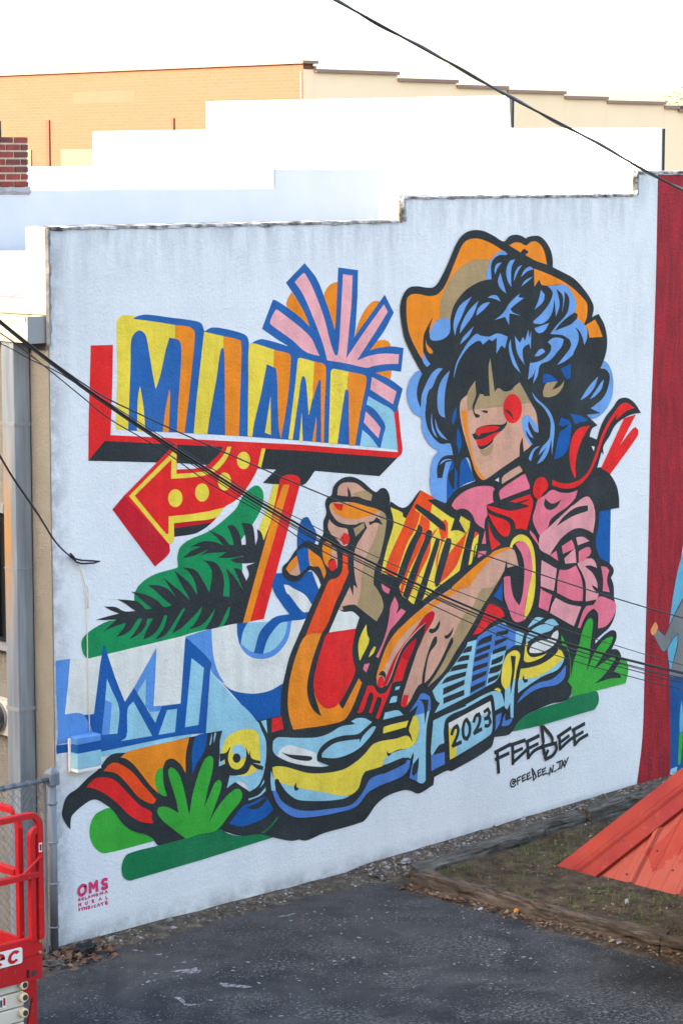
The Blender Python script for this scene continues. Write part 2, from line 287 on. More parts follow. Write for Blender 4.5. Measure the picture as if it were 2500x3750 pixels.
MURAL = """
=painted_sign_board
O C 335,340 290,420 285,500 400,620 530,720 480,560
O C 825,232 740,260 690,320 672,390 720,580 790,748 820,500
O C 1245,432 1180,440 1110,510 1040,640 985,822 1060,760 1245,480
O C 1145,955 1200,870 1270,840 1340,855 1377,915 1300,960
O C 1200,1180 1375,1150 1372,1200 1362,1265 1300,1240
=painted_sign_board
B A 585,212 640,180 740,162 1000,195 1310,238 1375,270 1402,340 B 152,355 235,312 380,325 590,380 640,415 660,470 663,515 690,490 785,447 850,450 1000,490 1115,527 C 200,845 25,725 140,418 180,432 300,510 430,610 525,705 470,560 380,400 275,243 470,38 590,190 660,350 740,580 785,740 800,560 820,83 1027,112 1020,400 1000,720 985,815 1040,740 1305,368 1400,555 1290,760 1150,950 1230,925 1380,908 1502,925 1475,1172 1350,1160 1210,1185 1370,1258 D 1465,680 1395,940 1372,1022 1335,1015 1145,1528 850,1500 0,1425 B 550,1558 A 1090,1518 530,1495 560,480 570,300
L D 970,785 1150,890 1337,1018 1365,1250 1392,1555 1145,1530 1185,1350 1215,1220 1150,1090 1050,970 945,905
L D 885,1270 1000,1370 1112,1520 850,1500
P C 165,530 185,525 300,610 450,730 545,830 590,930 628,1010 480,965 350,850 130,690 108,665 115,630
P C 365,235 455,145 475,150 560,310 670,600 740,870 785,995 800,1003 815,990 835,800 870,153 970,168 955,500 905,1030 1080,770 1295,470 1338,545 1200,770 1015,1055 1150,1005 1300,982 1453,990 1448,1090 1300,1095 1180,1115 1120,1132 900,1085 705,1053 660,880 540,560 450,360
P D 1022,515 1045,520 1210,615 1375,720 1325,905 998,690
P D 935,1005 1050,1120 1148,1245 1115,1392 905,1165
Y A 390,1482 408,900 400,270 420,205 470,172 630,182 585,212 800,238 1070,282 1070,440 1005,428 965,560 900,860 848,1020 815,850 745,440 715,375 660,345 600,385 565,470 560,700 545,1150 532,1492
O A 1070,282 1220,300 1275,330 1297,380 1280,620 1225,1150 1178,1520 1090,1518 1105,1200 1135,800 1140,520 1115,460 1070,440
Y A 668,985 645,1100 632,1495 730,1503 705,1200
O A 1005,1020 960,1250 928,1510 997,1515 1015,1080
Y B 148,360 370,410 368,545 345,555 320,680 290,900 210,1350 185,1540 30,1528 60,1150 110,700
O B 370,410 545,450 572,480 575,700 548,1558 390,1550 385,900 378,600 368,545
Y B 662,520 695,490 950,565 942,768 868,732 800,1080 720,1420 700,1565 648,1562 655,1000
O B 950,568 1110,605 1140,635 1143,700 1110,1100 F 1030,178 1005,60 B 985,900 972,785 942,768
Y B 910,1100 905,1140 845,1520 915,1545
Y B 1220,700 1225,670 1250,660 1412,703 1395,1080 1348,1325 1320,960 1300,880 1285,868 1265,890 1240,1060 F 1162,190 1115,185 B 1195,950
O B 1412,703 1510,725 1545,770 1530,1200 F 1520,228 1490,225 B 1488,1150 1487,920 1470,912 1455,935 1392,1150 1395,1000
Y B 1268,1285 F 1238,200 1280,203 B 1272,1400
O B 1435,1330 F 1385,212 1425,215 B 1437,1450
Y D 402,1470 430,470 445,410 485,395 685,435 668,690 640,700 600,950 525,1483
O D 685,435 910,483 945,520 940,620 880,900 778,1497 697,1495 690,900 688,720 668,688
=painted_sign_frame
R A 103,517 357,510 350,950 E 330,135 D 0,1483 1395,1590 1365,1250 1335,1018 1372,1022 1395,940 1440,1380 1455,1595 1385,1674 0,1568 E 260,202 75,430 A 78,1400 90,1000
K E 75,430 260,202 D 0,1568 1385,1674 1130,1935 205,1860 F 1278,710 820,685 972,533 E 1090,455
=painted_arrow
D E 350,990 485,830 H 1318,140 1318,235 1152,392
D E 1055,1145 1545,1085 1490,1140 1060,1206
K E 1060,1206 1495,1140 1400,1215 1290,1270 1060,1305
R E 485,830 1075,232 1095,236 1088,530 1330,515 1440,480 F 240,430 330,340 385,245 860,280 850,292 765,512 690,660 580,820 500,890 375,968 290,1082 E 1545,1088 1055,1145 1055,1340 H 1318,140
Y E 1085,285 540,835 1000,1388 1045,1360 1056,1330 1055,1148 F 0,1125 290,1080 375,968 300,985 200,1010 0,1043 E 995,1070 995,1265 970,1272 605,832 1028,415 1022,637 1200,628 1400,605 F 0,622 150,600 270,555 370,460 430,360 460,270 415,268 380,350 300,450 200,540 0,568 E 1350,568 1085,580
Y F 808,290 852,290 800,512 765,495
o Y E 1072,860 82 103
o Y E 1378,795 80 105
o Y F 382,668 76 103
o Y F 600,427 76 100
=painted_palm_leaf
G F 740,712 800,745 828,810 825,900 790,1010 700,1165 575,1335 560,1400 I 900,400 890,1045 620,1090 H 1568,1155 1180,1290 900,1365 620,1418 400,1455 335,1400 308,1300 320,1220 395,1140 520,1060 620,1015 720,1000 930,900 915,790 925,680 1000,575 1150,480 1400,405 1415,385 1408,280 1440,170 1530,90 I 290,85 420,20 F 0,1325 190,1245 300,1170 430,1060 520,970 560,890 630,790
=painted_sign_post
Y F 945,698 1005,700 960,930 900,1170 830,1345 780,1225 860,1000
R F 1010,690 1025,625 1100,592 1200,598 1245,635 1250,690 I 1145,992 905,1038 1190,0 F 905,1150
O F 1050,705 1128,705 I 985,1025 905,1038 1190,0
=painted_palm_leaf
K F 905,1150 830,1345 800,1250 755,1215 762,1310 735,1405 720,1250 695,1165 575,1140 600,1220 625,1330 625,1395 580,1395 560,1290 520,1210 470,1165 410,1180 450,1260 490,1395 440,1395 370,1310 280,1260 190,1220 290,1310 365,1400 I 680,150 620,120 540,100 430,105 300,165 360,160 425,162 300,220 215,295 330,270 510,195 405,270 500,240 720,225 620,290 760,290 920,268 765,310 800,340 900,355 1050,345 945,385 975,480 945,555 880,430 800,405 850,520 905,655 800,500 710,405 750,560 750,738 678,730 690,560 660,440 590,345 440,318 500,360 550,450 520,690 440,540 360,430 210,398 300,470 360,590 382,720 290,580 115,430 200,600 300,778 H 1450,680 1340,590 1240,510 1300,600 1395,745 1300,650 1180,605 1065,603 1150,665 1250,760 1345,835 1255,855 1190,790 1100,735 1000,700 880,678 960,740 1060,830 1118,870 1050,880 990,820 920,785 715,765 800,810 870,860 925,900 800,905 700,855 570,850 650,895 740,930 600,965 470,1003 570,1005 710,1000 560,1135 700,1075 820,1035 790,1100 705,1200 800,1170 880,1110 960,990 1005,992 950,1100 860,1225 960,1170 1040,1080 1065,988 1130,988 1060,1110 1015,1230 1120,1180 1200,1090 1260,950 1293,955 1250,1100 1155,1225 1250,1190 1330,1100 1470,875 1500,875 1420,1020 1345,1160 1450,1100 I 350,950 437,850 420,920 350,1050 280,1110 400,1080 490,1010 590,865 560,960 470,1115 620,1088 690,960 740,855 758,860 740,960 680,1075 905,1038 1190,0
=painted_block_letters
w J 180,195 400,190 I 560,1105 840,1045 V 530,360 270,1090 Q 1370,470 950,700 J 118,835 150,500
M J 15,215 178,197 155,480 118,832 330,835 450,1080 400,1100 160,1150 25,1187 40,1000 20,600
M J 1168,65 910,525 1090,805 1195,798 1228,735 1135,740 1155,400
L J 1048,420 945,590 1042,740
L J 1090,805 1198,798 1155,935
M Q 250,-60 400,-110 545,-150 552,0 570,180 620,350 690,470 660,465 540,335 540,235
b Q 660,465 780,555 950,592 1080,592 1230,555 1360,480 1400,860 1070,925 1050,905
L Q 532,345 800,640 1060,910 1060,1100 660,1060 480,1055
b J 565,20 520,280 450,830 335,840 400,940 460,1095 492,1130 492,1272 Q 0,1110 325,1060 480,1050 530,345 540,235 250,-58 240,0 190,710 J 1440,710 1228,735 1155,935 910,525 805,690 690,400
L J 600,425 650,545 740,770 720,1055 540,1068 580,665
M J 580,665 655,705 630,1062 540,1070
L J 903,685 1118,1080 760,1140 825,1085 838,765
L J 1290,785 1405,770 1380,1038 1190,1068
L Q 315,185 458,300 395,955 240,982
L J 495,1275 Q 0,1110 325,1062 290,1102 0,1167 J 820,1267 650,1300 495,1330
b J 20,1190 155,1175 155,1270 25,1288
M I 838,1050 840,1150 880,1310 950,1400 1040,1445 1150,1450 1270,1410 1370,1310 1430,1200 1465,1010
L I 960,1032 900,1150 880,1260 930,1320 1020,1375 1130,1390 1230,1360 1330,1270 1390,1160 1418,1028
b I 838,1046 960,1030 905,1140 882,1260 868,1290 840,1170
b U 180,1252 600,1230 640,1340 690,1450 V 570,285 525,360 370,385 240,410 170,480 90,600 35,770 -68,755 0,520 90,410 180,340 340,310 250,190 U 145,1410
w U 275,1380 310,1480 V 340,90 495,285 570,280 600,205 520,90 380,10 U 330,1390
w U 600,1235 660,1290 700,1390 680,1440 640,1340
b U 540,605 490,625 450,720 430,820 430,960 640,900 650,790 600,690 560,615
=painted_shirt
b k 900,1480 1048,1456 j 1205,45 1195,672 1090,640 1000,400 1050,70
=painted_outline
K U 825,350 770,390 750,460 765,560 730,660 730,800 690,860 670,930 600,895 540,880 470,920 400,1000 330,1110 262,1180 260,1260 300,1320 380,1350 460,1330 540,1240 590,1215 660,1290 700,1390 V 680,20 570,260 440,560 340,800 290,1000 250,1200 240,1400 a 245,300 60,420 60,800 150,1330 470,1650 740,1568 1180,1440 1240,1380 1330,1250 1450,1150 e 240,1390 330,1400 410,1430 580,1330 590,1240 740,1165 790,1170 1240,900 1280,780 1440,755 1490,710 f 550,1497 600,1400 720,1300 850,1240 1000,1180 1150,1150 1210,1090 v 550,1060 900,1000 1250,910 1260,880 1150,830 1255,640 1250,560 1200,500 1125,500 1190,350 1190,260 1150,225 1100,235 1000,310 890,420 890,370 1000,270 1080,200 1140,100 j 1258,1230 1255,1130 1240,1060 1235,920 1205,830 1235,770 1230,720 1180,660 1090,610 1035,480 1030,390 1060,250 1075,70 k 915,1480 1142,1440 1140,1320 1110,1180 1040,1060 950,980 890,980 i 1300,300 700,200 200,380 80,430 X 970,150 890,260 860,290 730,230 590,143 580,145 410,340 245,270 240,290 U 1490,480 1490,370 1450,285 1390,275 1330,320 1180,200 1080,148 980,148 900,190 840,270
=painted_parrot
g S 655,660 500,705 440,770 405,880 405,980 440,1080 510,1155 590,1175 1140,1035 1100,985 880,910 780,830
K S 180,900 145,860 85,740 95,650 120,560 165,495 260,430 380,310 500,210 640,45 830,15 T 260,160 370,140 495,108 670,78 640,230 760,600 980,780 1110,660 1172,400 1165,190 Q 1055,910 1240,870 1345,855 T 1568,0 1568,1325 1460,1345 1250,1305 1100,1270 900,1290 700,1240 640,1215 240,1330 0,1385 S 1190,1085 1100,985 880,910 780,830 680,690 600,625 455,555 330,620 200,740 185,800
O S 755,72 850,2 Q 290,1100 250,1290 247,1508 190,1410 110,1345 60,1345 S 1270,120 1243,195 1190,200 1150,290 1160,400 1195,490 1100,400 1000,270 900,150 820,90
g S 1240,195 1190,200 1150,290 1160,400 1200,480 1250,518 1290,515 1250,380
c S 560,230 620,160 690,132 790,170 900,250 1000,370 1165,560 1130,605 1060,590 950,520 860,410 770,310 690,250
R S 362,418 420,350 480,310 580,302 680,330 780,420 900,550 1000,640 1110,700 1112,760 1130,830 1000,815 850,730 740,620 620,520 500,450 430,425
b T 370,140 340,220 320,330 325,575 380,450 470,300 498,105
L Q 1055,905 T 1120,80 1165,190 1172,350 1150,520 1110,660 1060,730 980,780 950,700 880,655 800,680 720,740 755,590 635,500 630,470 640,330 640,230 670,78 Q 700,950
Y T 660,330 700,190 780,110 900,65 1020,65 1080,120 1098,280 1100,440 1060,530 1000,580 880,600 700,520 690,470
K T 765,262 715,330 640,345 640,440 695,410 700,460 620,495 740,590 860,590 950,560 1000,470 1060,515 1130,535 1140,490 1020,450 1100,460 1110,430 1000,390 990,295 975,360 920,260
Y T 765,262 740,340 735,420 770,500 840,525 900,490 935,410 942,320 920,260 850,235
L T 780,300 800,255 850,238 900,250 935,310 938,390 870,405 860,350 800,345
o K T 832,395 45 55
L T 545,105 535,170 520,245 535,240 550,170
L T 582,98 570,160 572,222 600,110
L T 970,880 968,862 1080,820 1165,730 1165,770 1100,830
L T 1145,640 1095,742 1150,675
b T 745,1150 910,940 1000,910 1145,845 1190,870 1255,985 1150,1080 1000,1150 870,1180
K T 950,965 1080,900 1160,845 1185,870 1100,960 1020,985
R Q 1240,880 1345,858 1372,1000 1235,1040
L Q 1110,912 1172,895 1185,1052
=painted_grass_bar
d S 840,1180 790,1250 768,1340 780,1430 820,1475 880,1485 T 440,1560 1250,1305 1100,1270 900,1290 740,1265 640,1215 400,1270 240,1325 S 1500,1005 1190,1085
d T 1105,1260 1200,1190 1300,1065 1316,1072 1260,1150 1160,1245
=painted_plant
g T 250,1322 S 1500,1005 1350,890 1230,790 1175,700 1190,650 1250,635 1330,660 1420,712 1390,560 1320,330 1300,230 1330,185 1380,210 1440,300 1490,480 1540,725 T 290,1035 330,800 400,560 460,420 500,378 545,375 565,420 550,560 500,760 460,955 520,820 580,680 625,642 658,670 650,750 600,900 510,1140 600,980 700,850 800,760 860,750 893,800 880,880 760,1030 600,1222 400,1270
=painted_legs
s U 890,355 900,270 940,220 1020,208 1110,220 1200,290 1290,350 1275,418 1200,400 1120,370 1020,370
t U 1050,350 1130,315 1220,305 1290,350 1278,415 1180,385
K U 1005,255 1035,310 1048,365 1010,375
s U 800,470 830,440 1060,437 1200,475 1380,530 1445,590 1440,760 1370,1080 1320,1200 1305,1380 V 1330,0 1400,130 1415,240 1340,395 1110,215 1060,200 950,220 960,265 905,255 1030,0 U 1030,1400 1070,1510 1075,1385 1120,1425 1090,1280 1078,1100 1100,950 1170,830 1230,730 1200,660 1110,690 1000,690 900,660 830,580 800,510
t U 1380,530 1445,590 1440,760 1370,1080 1320,1200 1305,1380 V 1330,0 1400,130 1415,240 1340,395 1110,215 U 1150,1500 1180,1180 1230,1030 1310,870 1360,700 1370,600
O U 820,450 850,440 960,458 1060,437 1200,475 1380,530 1290,580 1180,615 1060,628 940,605 870,560 835,510
R U 838,445 960,458 940,535 880,510
K U 790,600 850,660 960,700 1080,700 1180,655 1090,725 1095,835 1230,728 1150,840 1100,960 1040,960 1040,850 1000,742 900,720 830,675
s U 795,630 780,720 810,790 880,860 950,935 1000,930 1030,860 1010,780 1000,742 900,720 830,675
R U 965,785 920,850 960,930 1020,905 1030,840 1010,800
t U 1075,740 1195,670 1200,730 1100,830
K U 1250,660 1300,650 1340,605 1375,640 1415,700 1330,670 1260,700
K V 945,220 1000,225 1060,200 1100,205 1110,215 1340,395 1200,420 1060,285 960,265
b U 425,990 510,955 555,965 570,1140 540,1190 470,1250 440,1130
O U 425,1045 440,1130 340,1257 300,1200 350,1120
s U 440,1130 465,1255 420,1280 340,1260
O U 555,965 640,1030 700,1080 750,1200 760,1250 735,1315 680,1180 610,1175 570,1140
s U 570,1125 620,1170 570,1165
O U 715,1000 725,910 780,880 820,925 815,1080 780,1130 790,1190 740,1130
s U 825,935 870,960 890,1100 885,1200 860,1090 820,1080
R U 780,1130 860,1085 880,1190 830,1230 795,1195
c U 950,1015 1010,1025 1010,1200 1018,1240 940,1420 V 950,0 880,150 710,530 525,560 600,360 755,0 U 800,1330 870,1310 920,1270 945,1200
O V 525,560 710,530 630,750 570,960 540,1150 560,1300 620,1420 705,1485 650,1320 620,1200 700,1350 780,1395 870,1360 915,1320 910,1345 950,1400 1135,1045 1172,1100 1000,1490 840,1568 T 1480,70 V 340,1500 320,1350 330,1150 360,980 430,740
R V 785,525 1100,475 1060,700 1070,850 1095,960 1000,1180 910,1330 850,1380 780,1395 710,1360 650,1280 620,1180 615,1080 650,900 700,720
w V 790,520 905,255 960,285 1060,280 1140,345 1100,475
Y V 1220,425 1160,540 1130,640 1130,750 1145,845 1210,720 1255,605 1230,540
Y V 1310,678 1330,690 1300,760 1245,808 1270,740
p V 1200,885 1262,872 1220,980 1182,940
p Z 292,262 332,370 305,470 365,400 420,435 300,580 240,650 180,780 105,972 75,955 150,800 200,640 230,480 240,380
p Z 140,115 240,180 222,235 170,205 145,160
=painted_arm
s X 1568,860 1410,920 1200,1060 950,1260 700,1420 530,1560 Z 400,590 280,720 190,880 120,1070 85,1200 90,1280 130,1310 180,1290 375,1235 360,1500 385,1532 440,1505 560,1290 630,1250 665,1305 850,1130 1000,880 1130,680 1310,360 X 1440,1250 1560,1020
O X 1405,860 1470,825 1568,800 1568,845 1500,880 1400,990 1270,1110 1000,1310 750,1470 Z 640,480 470,620 360,740 270,880 170,1080 110,1160 85,1230 80,1180 130,1010 200,830 290,690 420,560 X 545,1545 700,1440 850,1340 1100,1160 1300,990
t X 1470,1150 1280,1290 1170,1500 Z 1090,470 1000,630 950,745 910,880 800,1090 665,1305 850,1130 1000,880 1130,680 1310,360 X 1440,1250
D Z 725,430 752,460 730,540 640,690 560,880 650,560 560,630 440,760 370,860 310,980 260,1130 200,1270 150,1310 190,1190 240,1070 310,930 400,800 540,620 640,480
K Z 652,562 625,690 540,910 440,1215 385,1390 360,1500 230,1500 120,1450 60,1290 90,1315 130,1330 170,1310 220,1250 270,1130 320,990 380,860 450,770 560,650
R Z 535,740 520,830 440,1020 375,1230 290,1245 262,1260 330,1050 380,920 440,830
D Z 535,740 440,830 370,950 445,1015 525,810
K Z 765,718 735,740 690,850 650,980 610,1160 600,1260 632,1250 650,1090 690,920 770,800 776,740
K Z 955,728 935,745 820,990 700,1190 630,1260 660,1310 760,1160 860,990 900,900 960,790
K Z 108,1165 130,1125 165,1120 190,1170 175,1220 160,1180
R Z 90,1250 110,1195 150,1175 170,1230 165,1280 125,1310 90,1290
K Z 805,535 810,580 780,650 720,688 680,670 690,635 750,625
K Z 965,610 950,680 910,740 870,750 855,715 890,705 930,670
R Z 395,1390 448,1400 425,1525 385,1535 358,1500
R Z 1385,345 1340,400 1270,560 1185,705 1275,680 1390,570 1550,490 1530,430 1460,370
b Z 1525,90 1470,190 1420,260 1525,320
R V 1235,1130 1300,1135 1340,1200 1390,1225 1440,1205 1520,1085 1490,1190 1430,1340 1360,1515 1325,1500 1395,1300 1385,1260 1350,1260 1330,1300 1280,1450 1245,1440 1300,1260 1285,1210 1250,1225 1175,1430 1115,1445 1170,1300
=painted_fringe
Y X 240,335 270,450 275,540 200,800 130,1100 300,1135 345,1260 375,1350 445,1400 510,1450 605,1405 800,1240 1030,1070 1180,970 1260,650 1150,560 1155,500 1050,435 975,470 730,300 735,225 600,143 420,465 385,440 380,400
c X 590,143 735,220 700,410 545,300 525,320 530,370 585,405 540,560 430,760 310,1130 170,1090 210,950 300,740 385,560 420,465
c X 595,415 690,490 685,600 640,680 560,860 450,1080 375,1350 350,1290 440,970 520,720
c X 790,570 720,640 690,860 570,1110 490,1300 445,1400 490,1220 600,930 700,720
c X 830,500 870,475 900,520 895,690 860,700 800,860 770,1060 765,930 820,720 790,570 870,610 870,550
c X 1145,570 1110,660 1080,780 1000,1000 900,1130 800,1215 890,910 980,780 1100,640
K X 660,250 770,250 870,290 930,330 1010,360 1080,352 1150,400 1200,480 1220,540 1310,600 1275,780 1220,765 1180,980 1030,1080 1100,750 1150,560 1155,500 1050,435 1030,490 1110,640 1010,600 930,610 975,470 860,400 750,320
Y X 1255,645 1195,700 1135,1000 1170,980 1200,820 1215,765 1240,755
c X 1210,612 1255,640 1195,700
K X 560,535 600,560 605,620 540,760 460,960 380,1180 340,1250 300,1200 330,1090 440,790 540,600
K X 690,595 720,620 710,690 610,920 520,1180 440,1400 380,1350 480,1060 640,680 650,620
K X 760,700 810,700 790,800 680,1160 600,1410 510,1450 600,1180 720,820
K X 890,690 935,700 940,740 900,900 830,1130 790,1240 760,1250 745,1180 800,950 870,720
K X 545,298 860,520 875,620 780,560 520,345 525,310
p X 1250,845 1340,835 1335,870 1240,920
=painted_car
L a 145,590 150,510 200,470 400,475 640,470 780,430 930,345 1095,318 1045,285 1110,250 1200,250 1285,295 1200,370 1125,430 950,450 800,500 700,580 655,670 655,740 790,795 700,808 500,790 330,750 200,690 155,640
w a 195,680 250,590 330,560 400,570 560,620 650,650 655,740 710,785 790,795 700,808 500,790 330,750
K a 240,640 330,665 590,690 600,720 560,740 440,730 340,700
L a 1330,348 1290,345 1200,430 1160,490 1145,535 1140,490 1000,505 850,540 740,620 708,665 710,700 860,708 1000,670 1130,600 1230,500 1300,410
Y a 140,815 190,800 300,810 420,845 560,880 750,878 950,840 1100,750 1200,660 1310,540 e 160,795 280,765 340,838 320,760 296,695 345,540 375,535 400,565 412,680 390,800 340,880 280,910 160,930 a 1440,700 1400,800 1240,850 1200,880 1170,920 1130,1050 1060,1120 1000,1138 900,1135 700,1095 440,1050 220,985 160,940
L a 125,850 160,940 220,985 440,1050 700,1095 900,1135 1040,1140 950,1175 800,1195 600,1200 430,1185 340,1130 280,1070 210,950 170,980 180,1090 130,1080 120,960
L e 0,1080 40,1000 150,945 290,905 380,830 412,700 395,570 360,525 470,500 535,470 500,650 488,900 488,1280 450,1312 390,1290 340,1200 345,950 320,1030 270,1015 0,1105
K a 175,950 210,950 250,1050 330,1130 430,1185 610,1205 800,1195 950,1175 1060,1120 1130,1050 1170,920 1210,860 1250,850 1400,800 1568,730 1568,830 1400,880 1280,940 1200,1060 1150,1150 1100,1210 1020,1250 700,1300 550,1310 420,1300 330,1260 240,1180 190,1080 168,1000
m a 140,1080 185,1090 240,1190 340,1265 450,1305 580,1312 800,1290 1040,1245 1140,1150 1200,1060 1260,950 1400,885 e 0,1205 250,1085 275,1040 315,1045 300,1130 250,1205 170,1255 0,1322 a 1330,1045 1230,1110 1140,1230 1050,1290 900,1330 700,1370 480,1393 380,1380 290,1330 200,1240 160,1150
K a 415,985 420,1040 445,1050 430,1080 400,1080 388,1040
m e 435,280 490,285 540,330 545,470 470,505 360,530 400,415 300,495 400,340
K e 415,345 520,350 510,450 475,645 470,450 450,380
m e 300,1250 330,1090 405,1050 390,1288
K e 410,1010 395,1170 350,1228 330,1200 350,1090
K e 345,950 350,1000 330,1100 295,1240 310,1050
L e 20,500 170,472 230,525 0,580
Y e 0,700 15,660 290,590 265,665 0,740
L e 145,205 195,195 180,235 135,243
L e 100,320 162,308 155,375 70,392
K e 40,935 65,965 105,960 70,1000 45,985
K e 0,1110 230,1015 268,1025 260,1075 0,1195
L f 435,250 490,290 580,345 680,355 640,510 560,510 470,570 440,690 370,900 240,985 50,1090 e 590,505 650,390 610,360 565,250 740,40 Z 905,1140 1110,840 1125,790 1225,760 f 130,450 160,400
m f 130,450 160,400 430,260 490,300 580,345 575,500 470,570 300,600 240,985 50,1085
K Z 1060,920 1115,845 1180,830 1165,895
K Z 1000,1020 1045,955 1150,935 1140,990
K Z 920,1130 965,1065 1130,1030 1120,1085
K e 730,95 955,25 945,80 665,175
K e 690,220 935,120 930,180 685,300
K e 690,330 930,235 930,300 690,400
K f 165,450 310,385 300,460 130,525
K f 130,560 290,500 285,550 115,620
K f 110,650 270,590 265,640 100,705
K f 95,755 260,700 255,750 80,815
K f 80,860 245,800 240,850 75,930
K f 60,990 235,910 225,970 60,1055
K f 360,360 500,330 490,380 350,410
K f 340,460 500,410 470,450 335,520
K f 320,565 470,510 470,560 310,620
K f 305,680 440,620 420,690 295,740
K f 285,770 430,720 400,800 270,840
K f 265,890 390,840 370,890 255,950
L e 575,590 720,520 960,420 f 0,1195 290,1045 400,1045 430,1100 450,1200 345,1260 320,1100 295,1075 0,1235 e 730,560 695,690 700,850 640,875 560,1000 545,960
m e 548,990 705,950 708,1090 552,1170
K e 700,850 640,875 565,990 700,945
Y f 330,1020 370,998 410,1020 405,1048
w e 750,620 1230,365 1245,480 1250,700 1220,760 840,1000 765,1040
L e 880,690 1000,600 1240,480 1250,700 1220,760 840,1000 845,880
Y e 750,680 830,680 835,860 840,1000 765,1040
l K 40 e 785,745 810,680 845,655 860,690 850,760 800,880 890,840
l K 40 e 955,580 990,640 990,740 960,800 925,780 915,680 935,600 957,580
l K 40 e 1040,600 1060,540 1095,520 1110,560 1095,640 1045,735 1125,690
l K 36 e 1160,490 1200,460 1220,500 1200,550 1165,570 1215,560 1230,610 1205,650 1170,650
L f 815,190 905,198 850,235 760,290 720,310 750,260
L f 910,250 960,215 1020,212 1075,275 1020,290 930,285
L f 730,370 800,310 900,270 1030,285 990,340 900,370 830,400 720,470 700,490 705,420
Y f 720,480 690,500 680,600 670,680 700,705 790,690 880,650 940,600 850,635 760,645 715,600 705,550
w f 1060,335 1070,380 1050,460 990,530 880,590 790,600 740,595 735,570 770,500 850,460 970,430 1010,370
L f 1140,640 1120,710 1060,790 900,860 830,900 740,960 605,1060 610,905 635,870 900,800 1080,640
Y f 1065,535 1110,580 1140,650 1080,700 970,790 830,870 720,890 615,900 635,780 740,765 860,730 980,660 1060,580
K f 670,850 680,900 720,900 715,930 680,945 655,900
m f 1155,735 1145,860 1100,930 1030,970 860,1000 740,1060 590,1180 650,1080 750,990 860,935 980,905 1080,830
Y f 480,620 540,575 590,570 628,610 625,660 590,790 575,900 550,910 565,650 520,630 530,680 535,850 515,970 460,1025 415,940 420,800 440,700
K f 520,630 580,635 560,850 520,1085 515,970 535,800
L f 460,1020 515,970 520,1080 550,910 575,905 560,1050 552,1340 520,1340 515,1180 480,1250 450,1210 455,1100
m f 350,1320 415,1280 400,1400 345,1490
m f 460,1290 480,1330 460,1380 545,1340 530,1390 490,1430 415,1440 430,1360
K f 515,1170 515,1250 490,1360 460,1380 455,1330 480,1260
=painted_grass_bar#2
d f 550,1497 600,1400 720,1300 850,1240 1000,1190 1150,1150 1215,1100 1500,1035 1530,1090 1525,1180 1480,1250 900,1420
=painted_plant#2
g v 400,285 460,420 490,480 525,640 540,890 570,700 610,560 660,400 700,230 770,80 820,55 850,90 845,200 815,430 800,600 755,830 850,590 900,500 1000,370 1120,315 1140,340 1090,450 1000,570 850,805 940,730 1100,620 1160,605 1170,650 1100,750 1000,880 870,995 1100,920 1250,910 1255,870 1150,830 1215,730 1250,620 1310,630 1345,700 1358,800 1320,985 890,1095 545,1180 550,1060 485,960 515,900 525,780 520,650 490,510 420,450 395,380
=painted_shirt
K k 885,660 930,510 990,390 1070,290 1130,200 1200,175 1260,190 1330,250 1392,352 1300,365 1200,410 1100,490 1030,620 960,740 965,830 940,800 890,980 830,900 850,760
R k 935,985 1200,410 1335,368 1150,725 1290,540 1330,512 1362,550 1350,620 1040,1055 980,1010
p i 0,630 40,560 130,480 260,420 380,405 470,415 495,440 475,480 475,560 485,590 400,625 410,740 385,790 375,900 280,830 240,740 180,680 110,665 50,680
p i 345,1070 385,910 395,1070
R i 400,628 500,650 670,690 820,660 890,640 850,620 660,585 900,500 935,590 915,700 880,840 855,915 800,895 735,900 720,820 670,770 560,730 440,680
K i 660,588 720,600 910,548 860,580 730,625 880,632 800,660 650,690 550,655 560,590
R i 410,710 480,750 600,790 655,830 675,900 655,975 610,988 560,960 500,880 440,770
R i 420,810 440,900 490,1000 565,1075 460,1145 430,980
w i 500,340 545,310 548,360
s i 580,385 585,310 650,250 790,155 820,235 700,310
p i 545,480 570,440 700,350 845,265 885,295 898,435 700,510 560,565
p i 1150,450 1250,480 1350,485 1445,455 1420,540 1330,640 1190,740 1130,800 1105,880 1015,980 990,940 930,790 960,660 990,560 1060,520
K i 1075,548 1130,600 1180,605 1260,560 1210,640 1140,680 1090,670 1060,620
q k 765,1308 830,1370 862,1480 j 1018,80 1018,170 995,320 930,285 850,262 760,280 640,370 570,460 520,535 500,575 380,495 378,380 390,345 470,270 640,110 760,0 k 600,1420
K k 780,1410 780,1475 600,1540 j 575,240 660,130 790,30
p j 270,285 330,350 375,455 370,460 270,320
p j 500,575 575,520 597,640
p j 635,470 750,395 775,450 785,500 650,558
q j 800,370 880,362 955,410 820,460
q j 665,610 760,520 790,500 805,660 675,672
p j 830,530 900,490 950,480 975,520 960,570 905,608 970,610 830,665
q j 815,665 970,610 1020,650 1040,720 960,690 900,700 990,780 1040,880 1050,955 980,910 1000,960 1060,1020 1040,1080 910,1105 910,900 870,780 825,700
q j 405,630 580,730 560,880 545,985 395,930 395,830
p j 395,950 420,975 525,1030 480,1220 370,1170
p j 610,740 700,740 800,690 860,830 880,960 875,1100 760,1090 580,1005 590,850
q j 565,1060 700,1130 860,1165 775,1390 500,1235 520,1150
p j 905,1170 1000,1140 1060,1050 1160,1070 1250,1120 1255,1200 1210,1310 1140,1390 1050,1415 1050,1240 1000,1185 940,1230 880,1330 850,1410 818,1408
p j 1090,700 1150,710 1185,750 1165,810 1160,880 1192,1000 1110,985 1115,860
=painted_legs#2
O i 465,1180 550,1130 660,1108 700,1135 560,1175 470,1230 300,1420 180,1568 0,1568 300,1300
